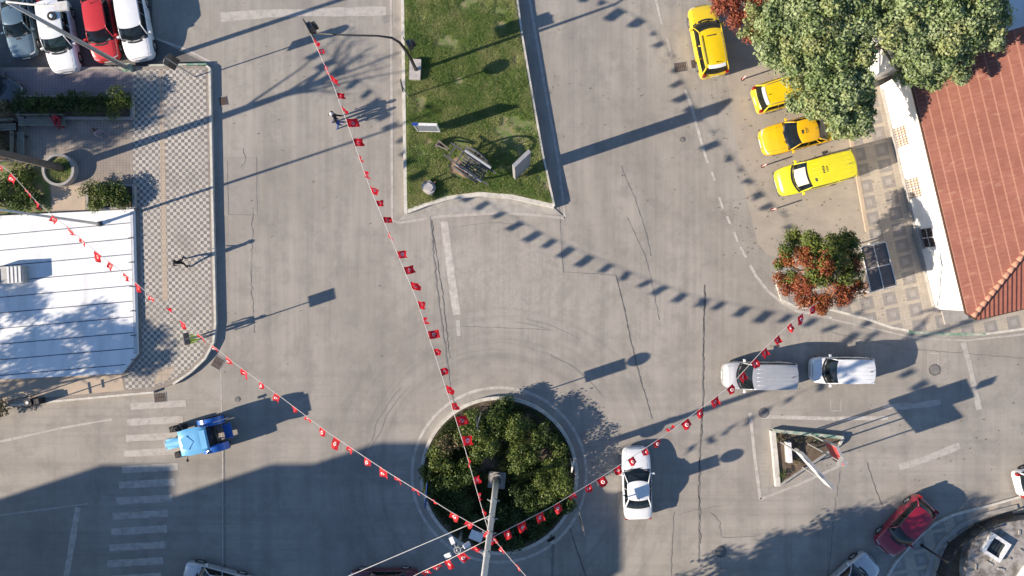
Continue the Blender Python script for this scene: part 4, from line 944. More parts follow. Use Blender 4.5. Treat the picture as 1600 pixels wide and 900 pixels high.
# ------------------------------------------------------------------ people
def person(label, px, py, face, shirt, legs, hair, z=0.0, pose='walk', hgt=1.72, group=None, sit_h=.45, ph=0.0):
    base = G(px, py, z); t = empty('person', base, R(face), label, 'person', group)
    k = hgt / 1.72; J = {}; st = .22 if pose == 'walk' else .03
    def V(x, y, z): return Vector((x, y, z)) * k                    # x forward, y left
    if pose == 'sit':
        hip = V(0, 0, sit_h + .12); dz = sit_h + .12 - .93
        J = dict(hip=hip, chest=V(.02, 0, 1.28 + dz), neck=V(.03, 0, 1.45 + dz), chin=V(.05, 0, 1.52 + dz), head=V(.055, 0, 1.63 + dz), top=V(.04, 0, 1.71 + dz))
        legsJ = {1: (V(.02, .1, sit_h + .10), V(.45, .12, sit_h + .06), V(.42, .12, .08), V(.58, .13, .04)), -1: (V(.02, -.1, sit_h + .10), V(.46, -.14, sit_h + .06), V(.48, -.15, .08), V(.64, -.16, .04))}
        arms = {s: (V(0, s * .19, 1.40 + dz), V(.08, s * .25, 1.14 + dz), V(.30, s * .16, .98 + dz)) for s in (1, -1)}
    else:
        J = dict(hip=V(0, 0, .93), chest=V(.02, 0, 1.28), neck=V(.03, 0, 1.45), chin=V(.05, 0, 1.52), head=V(.055, 0, 1.63), top=V(.04, 0, 1.71))
        legsJ = {s: (V(0, s * .095, .90), V(s * st * .6 + .05, s * .10, .50), V(s * st * 1.25 - .03, s * .10, .08), V(s * st * 1.25 + .13, s * .11, .03)) for s in (1, -1)}
        arms = {s: (V(0, s * .19, 1.40), V(-s * st * .5 - .02, s * .25, 1.13), V(-s * st * .9 + .06, s * .24, .88)) for s in (1, -1)}
    vs = [J['hip']]; rad = [.135]; ed = []; tg = ['s']
    def add(p, r, par, g): vs.append(p); rad.append(r); ed.append((par, len(vs) - 1)); tg.append(g); return len(vs) - 1
    wst = add(J['hip'].lerp(J['chest'], .45), .125, 0, 's'); ch = add(J['chest'], .15, wst, 's'); nk = add(J['neck'], .058, ch, 'k'); cn = add(J['chin'], .075, nk, 'k'); hd = add(J['head'], .10, cn, 'k'); add(J['top'], .07, hd, 'h')
    hands = []
    for s in (1, -1):
        a, bb, c, d2 = legsJ[s]; i = add(a, .095, 0, 'l'); i = add(a.lerp(bb, .5), .082, i, 'l'); i = add(bb, .062, i, 'l'); i = add(bb.lerp(c, .4), .058, i, 'l'); i = add(c, .042, i, 'l'); add(d2, .036, i, 'f')
        a, bb, c = arms[s]; i = add(a, .062, ch, 's'); i = add(bb, .046, i, 's'); i = add(c, .032, i, 's'); dr = (c - bb).normalized(); add(c + dr * .08, .034, i, 'k'); hands.append((c + dr * .08, dr, s))
    me = bpy.data.meshes.new('tmp'); me.from_pydata([tuple(v) for v in vs], ed, []); o = bpy.data.objects.new('tmp', me); COL.objects.link(o)
    md = o.modifiers.new('skin', 'SKIN'); sv = me.skin_vertices[0].data
    for i, r_ in enumerate(rad): sv[i].radius = (r_ * k, r_ * k * (1.25 if i in (wst, ch, 0) else 1)) if False else (r_ * k, r_ * k); sv[i].use_root = (i == 0)
    sd = o.modifiers.new('sub', 'SUBSURF'); sd.levels = 2; sd.render_levels = 2
    dg = bpy.context.evaluated_depsgraph_get(); body = bpy.data.meshes.new_from_object(o.evaluated_get(dg)); COL.objects.unlink(o)
    bm = bmesh.new(); bm.from_mesh(body)
    keyM = {'s': 0, 'l': 1, 'k': 2, 'f': 3, 'h': 2}
    for f in bm.faces:
        c = f.calc_center_median(); j = min(range(len(vs)), key=lambda q: (vs[q] - c).length - rad[q] * .9); f.material_index = keyM[tg[j]]; f.smooth = True
    for (p, dr, s) in hands:                                       # five unequal curled fingers on each hand
        side = dr.cross(Vector((1, 0, 0))).normalized() if abs(dr.x) < .9 else Vector((0, 1, 0))
        for q in range(5):
            ln = (.05, .075, .08, .075, .06)[q]; off = side * (q - 2) * .017
            st_ = p + off + dr * (.0 if q == 0 else .02); d_ = (dr + (side * -.7 if q == 0 else Vector((.15, 0, 0)))).normalized(); e_ = st_ + d_ * ln; e2 = e_ + (d_ + Vector((.3, 0, -.1))).normalized() * ln * .5
            mb = MB(); mb.tube([st_, e_, e2], [.010, .009, .006], 5); nv = [bm.verts.new(v) for v in mb.v]
            for f in mb.f:
                try: ff = bm.faces.new([nv[i] for i in f]); ff.material_index = 2
                except ValueError: pass
    bm.to_mesh(body); bm.free(); body.materials.clear()
    for m_ in (shirt, legs, 'skin', 'black'): body.materials.append(M[m_])
    ob = bpy.data.objects.new('body', body); COL.objects.link(ob); ob.parent = t
    h = J['head']; b = MB()
    def hp(i, j):
        a = i * 2 * PI; e = j * PI * .56; r_ = .118 * k
        return (h.x - .015 + r_ * math.sin(e) * math.cos(a) * 1.08, h.y + r_ * math.sin(e) * math.sin(a) * .92, h.z + .012 + r_ * math.cos(e) * 1.08 - (.03 if False else 0))
    b.grid(lambda i, j: Vector(hp(i, j)) - Vector((.012, 0, 0)), 16, 7); b.build('hair', M[hair], t, True)
    b = MB(); fx = h.x + .108 * k; b.tube([(fx - .02, 0, h.z + .0), (fx + .022, 0, h.z - .03)], [.010, .014], 6); b.build('nose', M['skin'], t)
    for s in (1, -1):
        b = MB(); b.tube([(fx - .02, s * .034, h.z + .008), (fx - .002, s * .034, h.z + .008)], [.012, .008], 8); b.build('eye', M['black'], t)
        b = MB(); b.box((h.x, s * .104 * k, h.z - .01), (.035, .018, .06)); b.build('ear', M['skin'], t)
    b = MB(); b.box((fx - .012, 0, h.z - .062), (.012, .045, .008)); b.build('mouth', M['cloth_red'], t)
    return t
person('person with white hair in a black coat walking on the road below the traffic light', 528, 186, 200, 'coat_black', 'jeans', 'hair_grey', 0, 'walk', 1.75)
person('person in a blue jacket walking on the road beside the one in black', 533, 196, 205, 'cloth_blue', 'jeans', 'hair', 0, 'walk', 1.65)
person('person in black top and pale trousers walking on the checkered pavement', 290, 411, 100, 'coat_black', 'cloth_white', 'hair', PZ, 'walk', 1.75)
person('person in white top walking in the shade of the plaza near the planter hedge', 168, 211, 150, 'cloth_mauve', 'cloth_white', 'hair', PZ, 'walk', 1.7)
person('person in a red jacket sitting at the end of the plaza bench', 97, 187, 270, 'cloth_red', 'jeans', 'hair', PZ, 'sit', 1.7)
person('person in a yellow green vest standing at the corner of the checkered pavement', 309, 528, 20, 'yellow_green', 'jeans', 'hair', PZ, 'stand', 1.72)

# ------------------------------------------------------------------ signs and posts
def panel(b, c, wdt, hgt, ang, th=.04, m=0): b.box(c, (wdt, th, hgt), ang, m)
def disc(b, c, r_, ang, th=.03, m=0):
    n_ = Vector((-math.sin(ang), math.cos(ang), 0)); b.tube([Vector(c) - n_ * th / 2, Vector(c) + n_ * th / 2], r_, 20, m)
def signpost(label, px, py, z, ang, h, rect=(.7, 1.25), rz0=2.6, dr=.37, mr='black', mdc='dark_grey', post='galv', cat='signpost', grp=None):
    t = empty('signpost', G(px, py, z), 0, label, cat, grp)
    b = MB(); b.tube([(0, 0, 0), (0, 0, h - .05)], .04, 8); b.build('post', M[post], t)
    if rect: b = MB(); panel(b, (0.045 * math.sin(-ang), .045 * math.cos(ang), rz0 + rect[1] / 2), rect[0], rect[1], ang); b.build('panel', M[mr], t)
    if dr:
        b = MB(); disc(b, (0, 0, h - dr), dr, ang); b.build('disc', M[mdc], t)
    return t
SP = signpost
SP('signpost with disc and panel coloured dark as backlit at the top corner of the checkered pavement', 305, 120, PZ, R(60), 4.4)  # panel black paints in the dark look of its backlit face
SP('signpost with panel and disc at the top edge of the roundabout', 752, 644, .2, R(100), 5.0, rz0=3.0)
SP('signpost with panel and disc at the right kerb of the roundabout', 903, 792, .0, R(102), 5.1, rz0=3.1)
SP('white edged round sign at the right of the roundabout', 891, 716, .2, R(80), 2.7, rect=None, dr=.38, mdc='white_metal', cat='road sign')
SP('blue sign at the left edge of the roundabout', 671, 765, .2, R(85), 1.9, rect=(1.5, .7), rz0=.9, dr=0, mr='blue_sign', cat='road sign')
SP('tall signpost with a square panel at the curved corner of the checkered pavement', 325, 524, PZ, R(100), 3.6, rect=(.7, .8), rz0=2.8, dr=0, mr='dark_grey')
SP('round sign on a thin post at the left kerb of the grass island', 638, 151, MZ, R(100), 3.2, rect=None, dr=.4, mdc='dark_grey', cat='road sign')
SP('black post with small white cap at the lower right kerb of the roundabout', 861, 836, .2, R(30), 1.4, rect=(.5, .5), rz0=.7, dr=.08, mdc='white_metal', post='black', cat='post')
def boardsign(label, a, c, z0, z1, mface, posts=True, th=.10, mpost='galv', base=0.0, cat='sign board', frame=None):
    A = G(a[0], a[1], z1); C = G(c[0], c[1], z1); mid = (A + C) / 2; mid.z = base; ang = math.atan2((C - A).y, (C - A).x); Lh = (Vector((C.x, C.y)) - Vector((A.x, A.y))).length
    t = empty('sign_board', mid, ang, label, cat)
    b = MB(); b.box((0, 0, (z0 + z1) / 2 - base), (Lh, th, z1 - z0)); b.build('panel', M[mface], t)
    b = MB(); b.box((0, 0, z1 - base + .025), (Lh + .06, th + .05, .05)); b.box((0, 0, z0 - base - .025), (Lh + .06, th + .05, .05))
    for s in (-1, 1): b.box((s * (Lh / 2 + .012), 0, (z0 + z1) / 2 - base), (.05, th + .046, z1 - z0 + .04))
    b.build('frame', M[frame or mpost], t)
    if posts:
        for s in (-.4, .4): b = MB(); b.tube([(s * Lh, 0, 0), (s * Lh, 0, z0 - base)], .05, 8); b.build('post', M[mpost], t)
    return t
boardsign('grey blue information board standing on the grass of the long island', (647, 194), (682, 195), 1.0, 2.9, 'wood_blue', base=MZ, frame='white_metal')
boardsign('tall grey panel at the right kerb of the grass island beside the old cart', (803, 259), (827, 236), .9, 6.2, 'wood_blue', base=MZ, cat='totem', th=.16)
boardsign('white banner board above the triangular island leaning over the road', (1254, 709), (1302, 763), 3.5, 4.8, 'white_metal', cat='billboard', th=.12)
boardsign('red backed board at the pointed end of the triangular island', (1308, 698), (1322, 728), 3.0, 4.8, 'red_sign', cat='billboard', th=.10, mpost='galv')
SP('thin post with a small square sign at the pointed end of the triangular island', 1262, 693, .15, R(60), 5.7, rect=(.6, .55), rz0=5.1, dr=0, mr='galv', cat='post')

# blue corner of the information board
for o_ in [o for o in COL.objects if o.get('label', '').startswith('grey blue information')]:
    b = MB(); b.box((-.62, .0, 2.52), (.30, .17, .10)); b.build('badge', M['blue_sign'], o_)
# traffic light
tl = empty('traffic_light', G(650, 110, MZ), 0, 'black traffic light on a long curved arm reaching over the road from the grass island', 'traffic light'); B0 = tl.location.copy()
b = MB(); b.prism([(-.38, -.62), (.30, -.66), (.36, .58), (-.34, .62)], 0, .42); b.build('foundation', M['concrete_pink'], tl)
armh = [(650, 109, .8), (642, 92, 3.0), (632, 76, 5.0), (624, 66, 6.2), (612, 59, 6.7), (590, 56, 6.85), (545, 55, 6.9), (490, 52, 6.95)]
b = MB(); b.tube([G(x, y, h) - B0 for x, y, h in armh], [.11, .10, .085, .075, .065, .055, .05, .045], 10); b.build('mast_arm', M['black'], tl, True)
def tlhead(px, py, h, ang):
    c = G(px, py, h) - B0; hd = empty('signal_head', c, ang); hd.parent = tl
    b = MB(); b.box((0, 0, 0), (.80, .05, 1.15)); b.build('backboard', M['black'], hd)
    b = MB(); b.box((0, -.14, 0), (.34, .24, .95)); b.build('housing', M['dark_grey'], hd)
    for i, mm in enumerate(('taillight', 'amber', 'glass_green')):
        b = MB(); b.tube([(0, -.26, .3 - .3 * i), (0, -.285, .3 - .3 * i)], .11, 12); b.build('lens', M[mm], hd)
        b = MB(); b.ring((0, 0), .12, .135, 0, .2, 12, a0=0, a1=PI); bo = b.build('visor', M['black'], hd); bo.location = (0, -.27, .3 - .3 * i); bo.rotation_euler = (PI / 2, 0, 0)
tlhead(483, 45, 6.9, R(118)); tlhead(637, 72, 3.6, R(118))
# lamp post top left with arm
lp = empty('lamp_post', G(201, 107, PZ), 0, 'tall grey lamp post with arm leaning across the parked cars in the top left', 'lamp post'); B0 = lp.location.copy()
b = MB(); b.box((0, 0, .15), (.5, .5, .3)); b.build('base', M['kerb_green'], lp)
b = MB(); b.tube([(0, 0, 0), (0, 0, 6), (0, 0, 12.2)], [.15, .12, .09], 12); b.build('pole', M['galv'], lp, True)
b = MB(); b.tube([(0, 0, 12.2), G(50, 7, 12.5) - B0, G(90, 9, 12.5) - B0], .05, 8); b.build('arm', M['galv_pale'], lp)
b = MB(); b.box(G(96, 10, 12.5) - B0, (.62, .42, .16), .1); b.build('lamp_head', M['galv_pale'], lp)
b = MB(); b.tube([(0, 0, 8), (-.5, .1, 8)], .03, 6); b.tube([(-.2, -.3, .4), (-.7, -.1, 1.3)], .02, 5); b.tube([(-.2, -.3, .4), (-.2, -.2, 1.3)], .02, 5); b.build('bracket', M['galv'], lp)
# lamp post on the white deck
lq = empty('lamp_post', G(156, 350, PZ + .22), 0, 'slender pale lamp post standing on the white deck', 'lamp post'); 
b = MB(); b.cyl((0, 0), .17, 0, .08, 10); b.cyl((0, 0), .12, .08, .3, 10); b.build('base', M['dark_grey'], lq)
b = MB(); b.tube([(0, 0, .1), (0, 0, 10.4)], [.09, .055], 10); b.build('pole', M['galv_pale'], lq, True)
b = MB(); b.tube([(0, 0, 10.4), (-.9, .1, 10.55)], .03, 6); b.box((-1.15, .13, 10.55), (.6, .25, .12)); b.build('lamp_head', M['galv'], lq)
# flood-light post in the lower roundabout
fl = empty('lamp_post', G(722, 829, .2), 0, 'low floodlight post with white lamp heads at the bottom left of the roundabout', 'lamp post')
b = MB(); b.tube([(0, 0, 0), (0, 0, 3.9)], [.10, .06], 10); b.build('pole', M['galv'], fl, True)
b = MB(); b.ring((0, 0), .16, .22, 3.8, 3.86, 16)
for k in range(4): a = k * PI / 2 + .5; b.tube([(0, 0, 3.83), (.45 * math.cos(a), .45 * math.sin(a), 3.83)], .025, 6)
b.build('crown_arms', M['galv'], fl)
for k in range(4): a = k * PI / 2 + .5; b = MB(); b.box((.62 * math.cos(a), .62 * math.sin(a), 3.83), (.42, .24, .14), a, tilt=Matrix.Rotation(R(25), 4, 'Y')); b.build('floodlight', M['white_metal'], fl)
cb = empty('cabinet', G(746, 828, .2), R(-22), 'grey electrical cabinet with pale top beside the mast on the roundabout', 'cabinet')
b = MB(); b.box((0, 0, .62), (.72, .5, 1.24)); b.build('housing', M['dark_grey'], cb); b = MB(); b.box((0, 0, 1.27), (.80, .56, .06)); b.build('lid', M['white_metal'], cb)
b = MB(); b.box((-.18, -.255, .62), (.02, .01, 1.1)); b.box((.1, -.262, .62), (.03, .02, .12)); b.build('door', M['galv'], cb)
# lamp post lower right (black)
bpst = empty('post', G(1440, 852, .13), 0, 'thin black post leaning outward beside the dark red hatchback', 'post')
b = MB(); b.tube([(0, 0, 0), (0, 0, 3.1)], [.07, .05], 8); b.cyl((0, 0), .10, 0, .12, 8); b.build('shaft', M['black'], bpst)
b = MB(); b.cyl((0, 0), .09, 3.1, 3.2, 10); b.build('cap', M['black'], bpst)
# delineators
for px, py, lb in ((1157, 124, 'red flexible post on the road between the topmost taxi and the hidden one'), (1188, 260, 'red flexible post left of the deep yellow saloon taxi'), (1203, 328, 'red flexible post below the lemon yellow taxi van')):
    dl = empty('traffic_post', G(px + 3, py, 0), 0, lb, 'traffic post', 'red plastic posts guarding the taxi bay')
    b = MB(); b.cyl((0, 0), .10, 0.005, .04, 14); b.build('foot', M['rubber'], dl); b = MB(); b.cyl((0, 0), .042, .04, .92, 10); b.build('shaft', M['pink_plastic'], dl)
    b = MB(); b.cyl((0, 0), .046, .6, .68, 10); b.cyl((0, 0), .046, .78, .86, 10); b.build('band', M['white_metal'], dl)

# ------------------------------------------------------------------ old cart on the grass
cg = G(733, 258, MZ); ct = empty('wooden_cart', cg, R(-34), 'old dark wooden cart with two big spoked wheels displayed on the grass island', 'cart')
b = MB()
for y in (-.42, .42): b.box((.1, y, .95), (3.3, .08, .10))
for x in (-1.2, -.6, 0, .6, 1.2): b.box((x, 0, .97), (.08, .9, .07))
b.build('frame', M['cart_wood'], ct)
b = MB()
for i in range(5): b.box((.35, -.32 + .16 * i, 1.03), (1.5, .10, .03))
b.build('deck', M['cart_wood'], ct)
b = MB(); b.tube([(0, -.72, .85), (0, .72, .85)], .05, 8); b.build('axle', M['rust'], ct)
b = MB(); b.box((-1.9, -.1, .7), (1.0, .07, .08), .12, tilt=Matrix.Rotation(R(-22), 4, 'Y')); b.box((-1.9, .1, .7), (1.0, .07, .08), -.12, tilt=Matrix.Rotation(R(-22), 4, 'Y')); b.box((-2.25, 0, .3), (.2, .5, .3)); b.build('drawbar', M['wood'], ct)
for sg in (1, -1):
    wh = empty('wheel', (.25, sg * .66, .88)); wh.parent = ct; wh.rotation_euler = (R(sg * -8), 0, 0)
    b = MB(); N = 30; vs = []
    for i in range(N):
        a = 2 * PI * i / N
        for rr, yy in ((.80, -.04), (.90, -.04), (.90, .04), (.80, .04)): vs.append((rr * math.cos(a), yy, rr * math.sin(a)))
    b.add(vs, [(i * 4 + j, ((i + 1) % N) * 4 + j, ((i + 1) % N) * 4 + (j + 1) % 4, i * 4 + (j + 1) % 4) for i in range(N) for j in range(4)]); b.build('rim', M['cart_wood'], wh)
    b = MB(); b.tube([(0, -.12, 0), (0, .12, 0)], .11, 12); b.build('hub', M['rust'], wh)
    for k in range(12): a = k * PI / 6; b = MB(); b.tube([(.1 * math.cos(a), 0, .1 * math.sin(a)), (.81 * math.cos(a), 0, .81 * math.sin(a))], .026, 6); b.build('spoke', M['wood'], wh)
b = MB(); b.tube([(.5, -.2, 1.06), (.65, -.1, 1.12), (.75, -.1, 1.06)], [.07, .10, .06], 7); b.build('load', M['tan_dirt'], ct, True)
for sg in (1, -1):
    b = MB(); b.box((.4, sg * .5, 1.25), (1.9, .04, .30), 0, tilt=Matrix.Rotation(R(sg * -20), 4, 'X')); b.build('side_board', M['wood_blue'], ct)
# pale stump on the lawn
sg_ = empty('stone_block', G(670, 294, MZ), 0, 'rough pinkish stone block on the grass at the lower left of the island', 'stone block')
b = MB(); N = 12
ang = [2 * PI * i / N for i in range(N)]; rr = [random.uniform(.28, .48) for _ in ang]
b.prism([(r_ * math.cos(a), r_ * math.sin(a) * 1.15) for a, r_ in zip(ang, rr)], 0, .35); b.prism([(r_ * .7 * math.cos(a), r_ * .7 * math.sin(a)) for a, r_ in zip(ang, rr)], .35, .5); b.build('block', M['concrete_pink'], sg_)
b = MB(); b.tube([(-.2, .3, .1), (-.15, .5, .7)], .04, 6); b.tube([(.25, .25, .1), (.5, .35, .6)], .05, 6); b.build('stub', M['rust'], sg_)

# ------------------------------------------------------------------ white deck
dk = empty('roof_deck', G(100, 460, PZ), 0, 'low white deck of wide sheet metal panels beside the checkered pavement', 'deck'); B0 = dk.location.copy()
DZ = PZ + .22
def Q(px, py, h=DZ, dz=0.0): p = G(px, py, h) - B0; p.z += dz; return p
dp = [(-420, 372), (0, 337), (209, 327), (215, 553), (190, 584), (0, 593), (-420, 612)]
b = MB(); b.prism([Q(x, y)[:2] for x, y in dp], -.02, .22); b.build('slab', M['white_sheet'], dk)
for i in range(10):
    y0 = 367 + i * 24.4; yr = y0 - 19.5 + i * .15; x1_ = 210 + i * .5
    if i == 9: x1_ = 200
    b = MB(); b.strip([Q(x, y0 + (yr - y0) * x / 210) for x in (-420, -200, 0, 70, 140, x1_ - 4)], .055, .226); b.build('seam', M['seam'], dk)
for xs in (3, 6): pass
b = MB(); b.strip([Q(206, 330), Q(212, 553)], .14, .25); b.strip([Q(204, 330), Q(210, 553)], .03, .255); b.build('gutter', M['white_trim'], dk)
for i in range(6): b = MB(); b.box(Q(205 + i, 372 + i * 38, dz=.06), (.35, .05, .05)); b.build('bracket', M['dark_grey'], dk)
vb = empty('vent_box', G(20, 430, DZ), R(3), 'grey ribbed ventilation box standing on the white deck', 'vent')
b = MB(); b.box((0, 0, .35), (2.0, 1.05, .7)); b.build('housing', M['galv'], vb)
b = MB()
for i in range(4): b.box((.15 + i * .24, 0, .715), (.12, 1.0, .03))
b.build('rib', M['white_metal'], vb)
b = MB(); b.box((-.62, 0, .71), (.55, .8, .03)); b.build('opening', M['black'], vb)

# ------------------------------------------------------------------ plaza garden
def planter(name, label, pts, wall=.14, hgt=.35, z=PZ, ms='soil', mk='concrete'):
    c = G(sum(p[0] for p in pts) / len(pts), sum(p[1] for p in pts) / len(pts), z); t = empty(name, c, 0, label, 'planter')
    w_ = [G(x, y, z + hgt) - c for x, y in pts]; b = MB(); b.prism([p[:2] for p in w_], 0, hgt * .75); b.build('soil', M[ms], t)
    n = len(w_)
    for i in range(n):
        a, d_ = w_[i], w_[(i + 1) % n]; m_ = (a + d_) / 2; L_ = (d_ - a).length; b = MB(); b.box((m_.x, m_.y, hgt / 2), (L_ - .002 * i, wall, hgt + .002 * i), math.atan2((d_ - a).y, (d_ - a).x)); b.build('wall', M[mk], t)
    return t
planter('planter', 'long low planter bed with hedge behind the plaza bench', [(28, 150), (205, 150), (205, 184), (28, 184)])
for i, (px, r_, mk) in enumerate([(42, .72, 'leaf_dark'), (66, .75, 'leaf_shrub'), (90, .75, 'leaf_shrub'), (114, .78, 'leaf_dark'), (140, .75, 'leaf_shrub'), (165, .7, 'leaf_dark'), (188, .95, 'leaf_mapleg')]):
    shrub(['leftmost', 'second', 'third', 'middle', 'fifth', 'sixth', 'tallest and rightmost'][i] + ' dark green shrub of the hedge in the long planter bed', px, 165, PZ + .25, r_, .9 + .3 * (i == 6), mk, 800, .12, 'hedge shrubs behind the plaza bench', 10)
def bench(label, px, py, rz, L_=2.4):
    t = empty('park_bench', G(px, py, PZ), R(rz), label, 'bench', 'plaza benches')
    b = MB()
    for i in range(3): b.box((0, -.2 + i * .15, .45), (L_, .12, .04))
    b.build('seat', M['bench_wood'], t); b = MB()
    for i in range(2): b.box((0, .34 + i * .03, .62 + i * .16), (L_, .035, .12))
    b.build('backrest', M['bench_wood'], t)
    for s in (-1, 1): b = MB(); b.box((s * L_ * .38, .05, .22), (.07, .6, .42)); b.box((s * L_ * .38, .36, .5), (.06, .06, .6)); b.build('leg', M['black'], t)
bench('grey green bench in front of the hedge where the person in red sits', 72, 192, 0, 2.9)
bench('bench standing at right angles left of the ring planter', 38, 232, 90, 1.9)
bench('second bench at the left edge of the plaza beside the dry plants', 8, 200, 3, 1.9)
rp_ = empty('ring_planter', G(98, 267, PZ), 0, 'round concrete ring planter around the leaning tree trunk', 'planter')
b = MB(); b.ring((0, 0), .84, 1.0, 0, .55, 40); b.build('ring', M['concrete'], rp_); b = MB(); b.cyl((0, 0), .84, 0, .35, 30); b.build('soil', M['turf'], rp_)
gg = grassfield('grass', [(98 + 20 * math.cos(a * PI / 8), 267 + 20 * math.sin(a * PI / 8)) for a in range(16)], PZ + .35, 3500, .16, 3, .0); tag(gg, 'tufts of grass growing inside the round ring planter', 'grass', kind='stuff')
planter('planter', 'concrete edged planter with a yellow green hedge above the white deck', [(136, 292), (208, 289), (209, 325), (136, 326)])
for i, (px, py) in enumerate([(146, 300), (166, 299), (188, 298), (150, 315), (172, 314), (196, 314)]):
    shrub(['upper left', 'upper middle', 'upper right', 'lower left', 'lower middle', 'lower right'][i] + ' shrub of the yellow green hedge above the white deck', px, py, PZ + .25, .80, .7, 'leaf_shruby' if i in (0, 3, 4) else 'leaf_shrub', 1100, .11, 'shrubs in the small planter above the deck', 6)
area('ground', [(-200, 252), (60, 252), (78, 290), (80, 331), (-200, 345)], PZ + .004, M['turf'])
area('ground', [(-200, 150), (25, 150), (30, 185), (22, 250), (-200, 250)], PZ + .004, M['soil'])
for i, (px, py, r_, mk, lb) in enumerate([(12, 285, .8, 'leaf_shrub', 'bushy green shrub at the left edge above the white deck'), (45, 275, .8, 'leaf_shruby', 'light green palm like shrub left of the ring planter'),
      (35, 312, .9, 'leaf_shrub', 'dense shrub under the flag string just above the white deck'), (66, 305, .6, 'leaf_dark', 'dark shrub at the corner of the white deck and paved square'), (-15, 320, .9, 'leaf_shrub', 'shrub cut by the left edge above the white deck'),
      (8, 170, .8, 'leaf_dry', 'dry brownish shrub at the left edge beside the hedge planter'), (-10, 215, .9, 'leaf_dry', 'dry brown plant at the left edge beside the benches'), (16, 240, .6, 'leaf_dry', 'withered plant between bench and leaning trunk'), (0, 640, .8, 'leaf_dry', 'dark bush at the left edge of the peach pavement')]):
    shrub(lb, px, py, PZ, r_, .9, mk, 800, .13, None, 7)
# litter stand
ls = empty('litter_bin', G(62, 625, PZ), R(10), 'black litter bin with two tall posts at the kerb of the peach pavement', 'litter bin')
b = MB(); b.box((-.3, 0, .4), (.45, .42, .8), taper=.9); b.box((.15, -.05, .35), (.4, .4, .7), taper=.9); b.build('bin', M['black'], ls)
b = MB(); b.cyl((-.3, 0), .1, .8, .84, 10); b.build('lid', M['white_metal'], ls)
b = MB(); b.tube([(.45, -.2, 0), (.45, -.2, 2.6)], .035, 6); b.tube([(-.3, .35, 0), (-.3, .35, 2.5)], .035, 6); b.build('post', M['black'], ls)
b = MB(); b.box((.45, -.2, 1.3), (.06, .7, .06)); b.box((.45, -.2, 1.7), (.06, .5, .06)); b.build('crossbar', M['black'], ls)

# ------------------------------------------------------------------ triangular island
tri = [(1208, 673), (1318, 684), (1312, 695), (1216, 760)]
ti = empty('traffic_island', G(1240, 700), 0, 'small triangular traffic island with whitewashed kerb and dry plants', 'traffic island'); B0 = ti.location.copy()
tw = [G(x, y, .3) - B0 for x, y in tri]
b = MB(); b.prism([p[:2] for p in tw], 0, .2); b.build('bed', M['soil'], ti)
for i, (mk, wd) in enumerate((('kerb_green', .20), ('kerb', .14), ('concrete', .13), ('kerb', .30))):
    a, d_ = tw[i], tw[(i + 1) % 4]; m_ = (a + d_) / 2; b = MB(); b.box((m_.x, m_.y, .16), ((d_ - a).length, wd, .32 + .003 * i), math.atan2((d_ - a).y, (d_ - a).x)); b.build('kerb', M[mk], ti)
for px, py, lb, mk in ((1222, 685, 'dry reddish plant in the top corner of the triangular island', 'leaf_dry'), (1243, 692, 'brown withered plant in the middle of the triangular island', 'leaf_dry'), (1225, 740, 'small green plant in the bottom corner of the triangular island', 'leaf_shrub'), (1270, 690, 'low plant in the shaded part of the triangular island', 'leaf_dark'), (1240, 718, 'dry brown plant beside the white board on the triangular island', 'leaf_dry')):
    shrub(lb, px, py, .2, .42, .4, mk, 500, .10, None, 5, 'plant', 'plant')
wl = empty('marker_slab', G(1230, 705, .2), R(94), 'long white marker slab standing on the triangular island', 'marker')
b = MB(); b.box((0, 0, .25), (1.25, .26, .5)); b.build('slab', M['white_metal'], wl); b = MB(); b.box((0, 0, .03), (1.35, .34, .06)); b.build('plinth', M['concrete'], wl)

# ------------------------------------------------------------------ right-hand building
def rayplane(px, py, p0, nrm):
    a = Vector((0, 0, H)); dd = (G(px, py, 0) - a); t_ = (Vector(p0) - a).dot(nrm) / dd.dot(nrm); return a + dd * t_
EH = 4.75; C1 = G(1416, 95, EH); C2 = G(1513, 503, EH)
up = (C1 - C2); LB = up.length; up.normalize(); rt = Vector((up.y, -up.x, 0)); WBd = 13.0
bl = empty('tiled_house', Vector((C2.x, C2.y, 0)), math.atan2(up.y, up.x) - PI / 2, 'white walled house with red tiled hipped roof beside the taxi bay', 'house')
# local frame: y = along the long eave (towards photo top), x = into the house
TP = math.tan(R(22)); RH = EH + WBd / 2 * TP; cc = .75                # cut corner at the eave
ov = .42
b = MB(); wall = [(ov, ov + .35), (ov + .3, ov), (WBd - ov, ov), (WBd - ov, LB - ov), (ov, LB - ov)]
b.prism(wall, 0.1, EH - .1); b.build('wall', M['white_wall'], bl)
zz = lambda d_: EH + d_ * TP
b = MB()
b.add([(0, cc * .7, EH), (0, LB, EH), (WBd / 2, LB, RH), (WBd / 2, WBd / 2, RH), (cc * .35, cc * .35, zz(cc * .35))], [(0, 4, 3, 2, 1)])
b.add([(WBd, 0, EH), (WBd, LB, EH), (WBd / 2, LB, RH), (WBd / 2, WBd / 2, RH)], [(0, 1, 2, 3)]); b.build('roof', M['tiles'], bl)
b = MB(); n_ = int(WBd / .13); pr = []
for i in range(n_ + 1):                                            # ribbed hip end
    x = i * WBd / n_; top = min(x, WBd - x); y0 = max(0.0, cc * .7 - x * 1.0) if x < cc * .7 else 0.0; r_ = .05 * (i % 2)
    pr.append(((x, min(y0, top), zz(min(y0, top)) + r_), (x, top, zz(top) + r_)))
vs = [p for a in pr for p in a]; b.add(vs, [(2 * i, 2 * i + 2, 2 * i + 3, 2 * i + 1) for i in range(n_)]); b.build('roof', M['tiles_end'], bl)
b = MB(); k = 24
